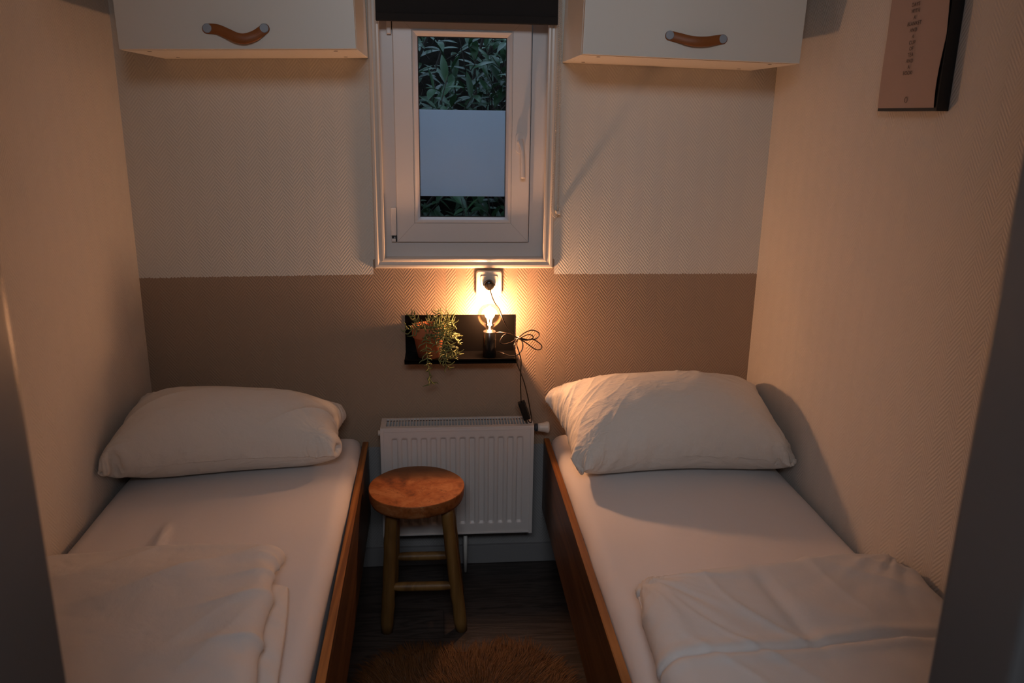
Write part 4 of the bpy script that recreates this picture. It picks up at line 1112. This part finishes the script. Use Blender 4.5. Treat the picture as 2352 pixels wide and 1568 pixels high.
for s_, px, py in (('DAYS', 2104, 10), ('WITH', 2103, 25), ('A', 2101, 40), ('BLANKET', 2100, 54), ('AND', 2098, 69), ('A', 2097, 84), ('CUP', 2095, 98), ('OF', 2093, 112), ('TEA', 2091, 126), ('AND', 2089, 140), ('A', 2087, 154), ('BOOK', 2084, 168)):
    p = at(px, py, 0, XFc-0.004); text_mesh(s_, 0.0115, p.y, p.z)
p = at(2081, 229, 0, XFc-0.003)
b = MB(); b.tube([(XFc-0.0032, p.y+0.005*math.cos(a), p.z+0.006*math.sin(a)) for a in [2*math.pi*i/20 for i in range(20)]], 0.0005, 5, close=True); b.build('round_mark', M['ink'], paper, inv)

# ------------------------------------------------------------------ sheepskin rug
def rug_rad(a):     # outline around the centre, two lobes at the wall end
    c_, s_ = math.cos(a), math.sin(a)
    r = 1/((abs(c_)/0.325)**2.6 + (abs(s_)/0.50)**2.6)**(1/2.6)
    r *= 1 - 0.13*math.exp(-((a-math.pi/2)/0.22)**2) + 0.05*math.exp(-((a-1.15)/0.2)**2) + 0.04*math.exp(-((a-2.05)/0.2)**2) + 0.02*math.sin(9*a)
    return r
RCX, RCY = 0.055, -0.965
rug = thing('sheepskin_rug', 'long-haired brown sheepskin rug on the floor between the beds', 'rug', (RCX, RCY, 0))
vs = [(0, 0, 0.012)]; fs = []; K_ = 72; rr = (0.5, 0.9, 1.0, 1.0)
hz = (0.012, 0.012, 0.008, 0.0008)
for r, z in zip(rr, hz):
    for k in range(K_):
        a = 2*math.pi*k/K_; aa = a if a < math.pi*1.5 else a-2*math.pi
        q = rug_rad(aa)*r; vs.append((q*math.cos(a), q*math.sin(a), z))
for k in range(K_): fs.append((0, 1+k, 1+(k+1) % K_))
for j in range(3):
    for k in range(K_): fs.append((1+j*K_+k, 1+(j+1)*K_+k, 1+(j+1)*K_+(k+1) % K_, 1+j*K_+(k+1) % K_))
fs.append(tuple(1+3*K_+k for k in range(K_)))
b = MB(); b.verts(vs, fs, True); b.build('pelt', M['pelt'], rug)
rng = np.random.RandomState(5)
vs, fs = [], []
NH = 42000
aa = rng.uniform(-math.pi/2, 1.5*math.pi, NH); qq = np.sqrt(rng.uniform(0, 1, NH))
for a, q in zip(aa, qq):
    if math.sin(a)*q < -0.25 and rng.rand() < 0.75: continue
    R0 = rug_rad(a)*0.985; x, y = q*R0*math.cos(a), q*R0*math.sin(a)
    cl_ = noise.noise(Vector((x*14, y*14, 1.0))); cl2 = noise.noise(Vector((x*30, y*30, 5.0)))
    ang = a + 1.1*noise.noise(Vector((x*5, y*5, 9.0))) + 0.8*cl2
    lean = 0.45 + 0.7*q**3 + 0.3*cl_ + rng.uniform(-.15, .15)
    L = 0.055*rng.uniform(0.6, 1.15)*(1-0.15*q)
    dx, dy = math.cos(ang), math.sin(ang)
    w_ = 0.00055*rng.uniform(.7, 1.4); th = rng.uniform(0, math.pi); wx, wy = math.cos(th)*w_, math.sin(th)*w_
    z0 = 0.010 if q < 0.95 else 0.006
    i0 = len(vs)
    for s_, ww in ((0, 1.0), (0.4, 1.0), (0.75, 0.8)):
        l_ = L*s_*lean*(0.5+s_*0.6); zz = z0 + L*s_*max(0.12, 1.0-lean*0.62*s_) * 0.75
        vs.append((x+dx*l_-wx*ww, y+dy*l_-wy*ww, zz)); vs.append((x+dx*l_+wx*ww, y+dy*l_+wy*ww, zz))
    l_ = L*lean*1.1; vs.append((x+dx*l_, y+dy*l_, max(0.002, z0 + L*max(0.1, 1.0-lean*0.66)*0.72)))
    fs += [(i0, i0+1, i0+3, i0+2), (i0+2, i0+3, i0+5, i0+4), (i0+4, i0+5, i0+6)]
me = bpy.data.meshes.new('fur'); me.from_pydata(vs, [], fs); me.update()
fur_m = plain('reddish_brown_fur', (0.20, 0.078, 0.019), 0.6, var=(7, 0.55), bump=(300, 0.1, 0.0002))
tag(link('fur', me, fur_m, rug), kind='stuff')

# ------------------------------------------------------------------ outside the window
vs, fs = [], []; nx_, ny_ = 60, 60
for j in range(ny_+1):
    for i in range(nx_+1):
        x = -3 + 6*i/nx_; v = j/ny_; y = 0.14 + 2.6*v; z = 0.3 + 0.5*v + 2.6*max(0, v-0.30)**0.9*1.25
        z += 0.12*noise.noise(Vector((x*2.0, v*8, 0))) + 0.04*noise.noise(Vector((x*8, v*30, 3)))
        vs.append((x, y, z))
for j in range(ny_):
    for i in range(nx_):
        a = j*(nx_+1)+i; fs.append((a, a+1, a+nx_+2, a+nx_+1))
b = MB(); b.verts(vs, fs, True); g = struct(b.build('ground', M['earth']))
hedge = thing('laurel_hedge', 'dark green laurel bush with glossy leaves seen through the window', 'shrub', (0.1, 0.95, 0.55)); inv = local(hedge)
random.seed(8)
lv, lf, tw = [], [], MB()
def leaf(p, d, up, L, W):
    d = d.normalized(); s_ = d.cross(up)
    if s_.length < 1e-4: s_ = Vector((1, 0, 0))
    s_.normalize(); n_ = s_.cross(d).normalized(); i0 = len(lv)
    prof = [(0, 0.03), (0.12, 0.35), (0.3, 0.85), (0.5, 1.0), (0.7, 0.85), (0.87, 0.45), (1.0, 0.02)]
    droop = random.uniform(0.05, 0.3)
    for t_, w_ in prof:
        c_ = p + d*L*t_ - n_*droop*L*t_*t_
        lv.extend([c_ + s_*W*w_*0.5 + n_*W*w_*0.16, c_, c_ - s_*W*w_*0.5 + n_*W*w_*0.16])
    for k in range(len(prof)-1):
        a = i0+3*k; lf.extend([(a, a+1, a+4, a+3), (a+1, a+2, a+5, a+4)])
for t_ in range(520):
    y = random.choice((random.uniform(0.62, 0.95), random.uniform(0.8, 1.35)))
    x = random.uniform(-0.75, 0.95); z = random.uniform(0.85, 2.15)
    tip = Vector((x, y, z)); dirn = Vector((random.uniform(-.7, .7), random.uniform(-.9, -.1), random.uniform(.1, 1.0))).normalized()
    root = tip - dirn*random.uniform(.15, .35) - Vector((0, -0.12, 0.05))
    tw.tube([root, (root+tip)/2 + Vector((random.uniform(-.01, .01), 0, .01)), tip], [0.003, 0.0022, 0.0015], 5)
    n_ = random.randint(4, 8); ph = random.random()*6.28
    u = dirn.orthogonal().normalized(); v = dirn.cross(u)
    for k in range(n_):
        a = ph + k*2.4; s_ = k/n_
        p = root.lerp(tip, 0.45 + 0.55*s_)
        d = u*math.cos(a) + v*math.sin(a) + dirn*(0.25+0.9*s_)
        leaf(p, d, Vector((0, -0.35, 1)), random.uniform(.075, .12), random.uniform(.024, .035))
for k in range(22):
    x = random.uniform(-.7, .9); y = random.uniform(.9, 1.4)
    tw.tube(catmull([(x, y+.2, 0.4), (x+random.uniform(-.2, .2), y+.1, 1.0), (x+random.uniform(-.4, .4), y, 1.6), (x+random.uniform(-.5, .5), y-.1, 2.3)], 5), 0.006, 6)
bl = MB(); bl.verts(lv, lf, True); bl.build('foliage', M['laurel'], hedge, inv)
tw.build('branches', M['twig'], hedge, inv)
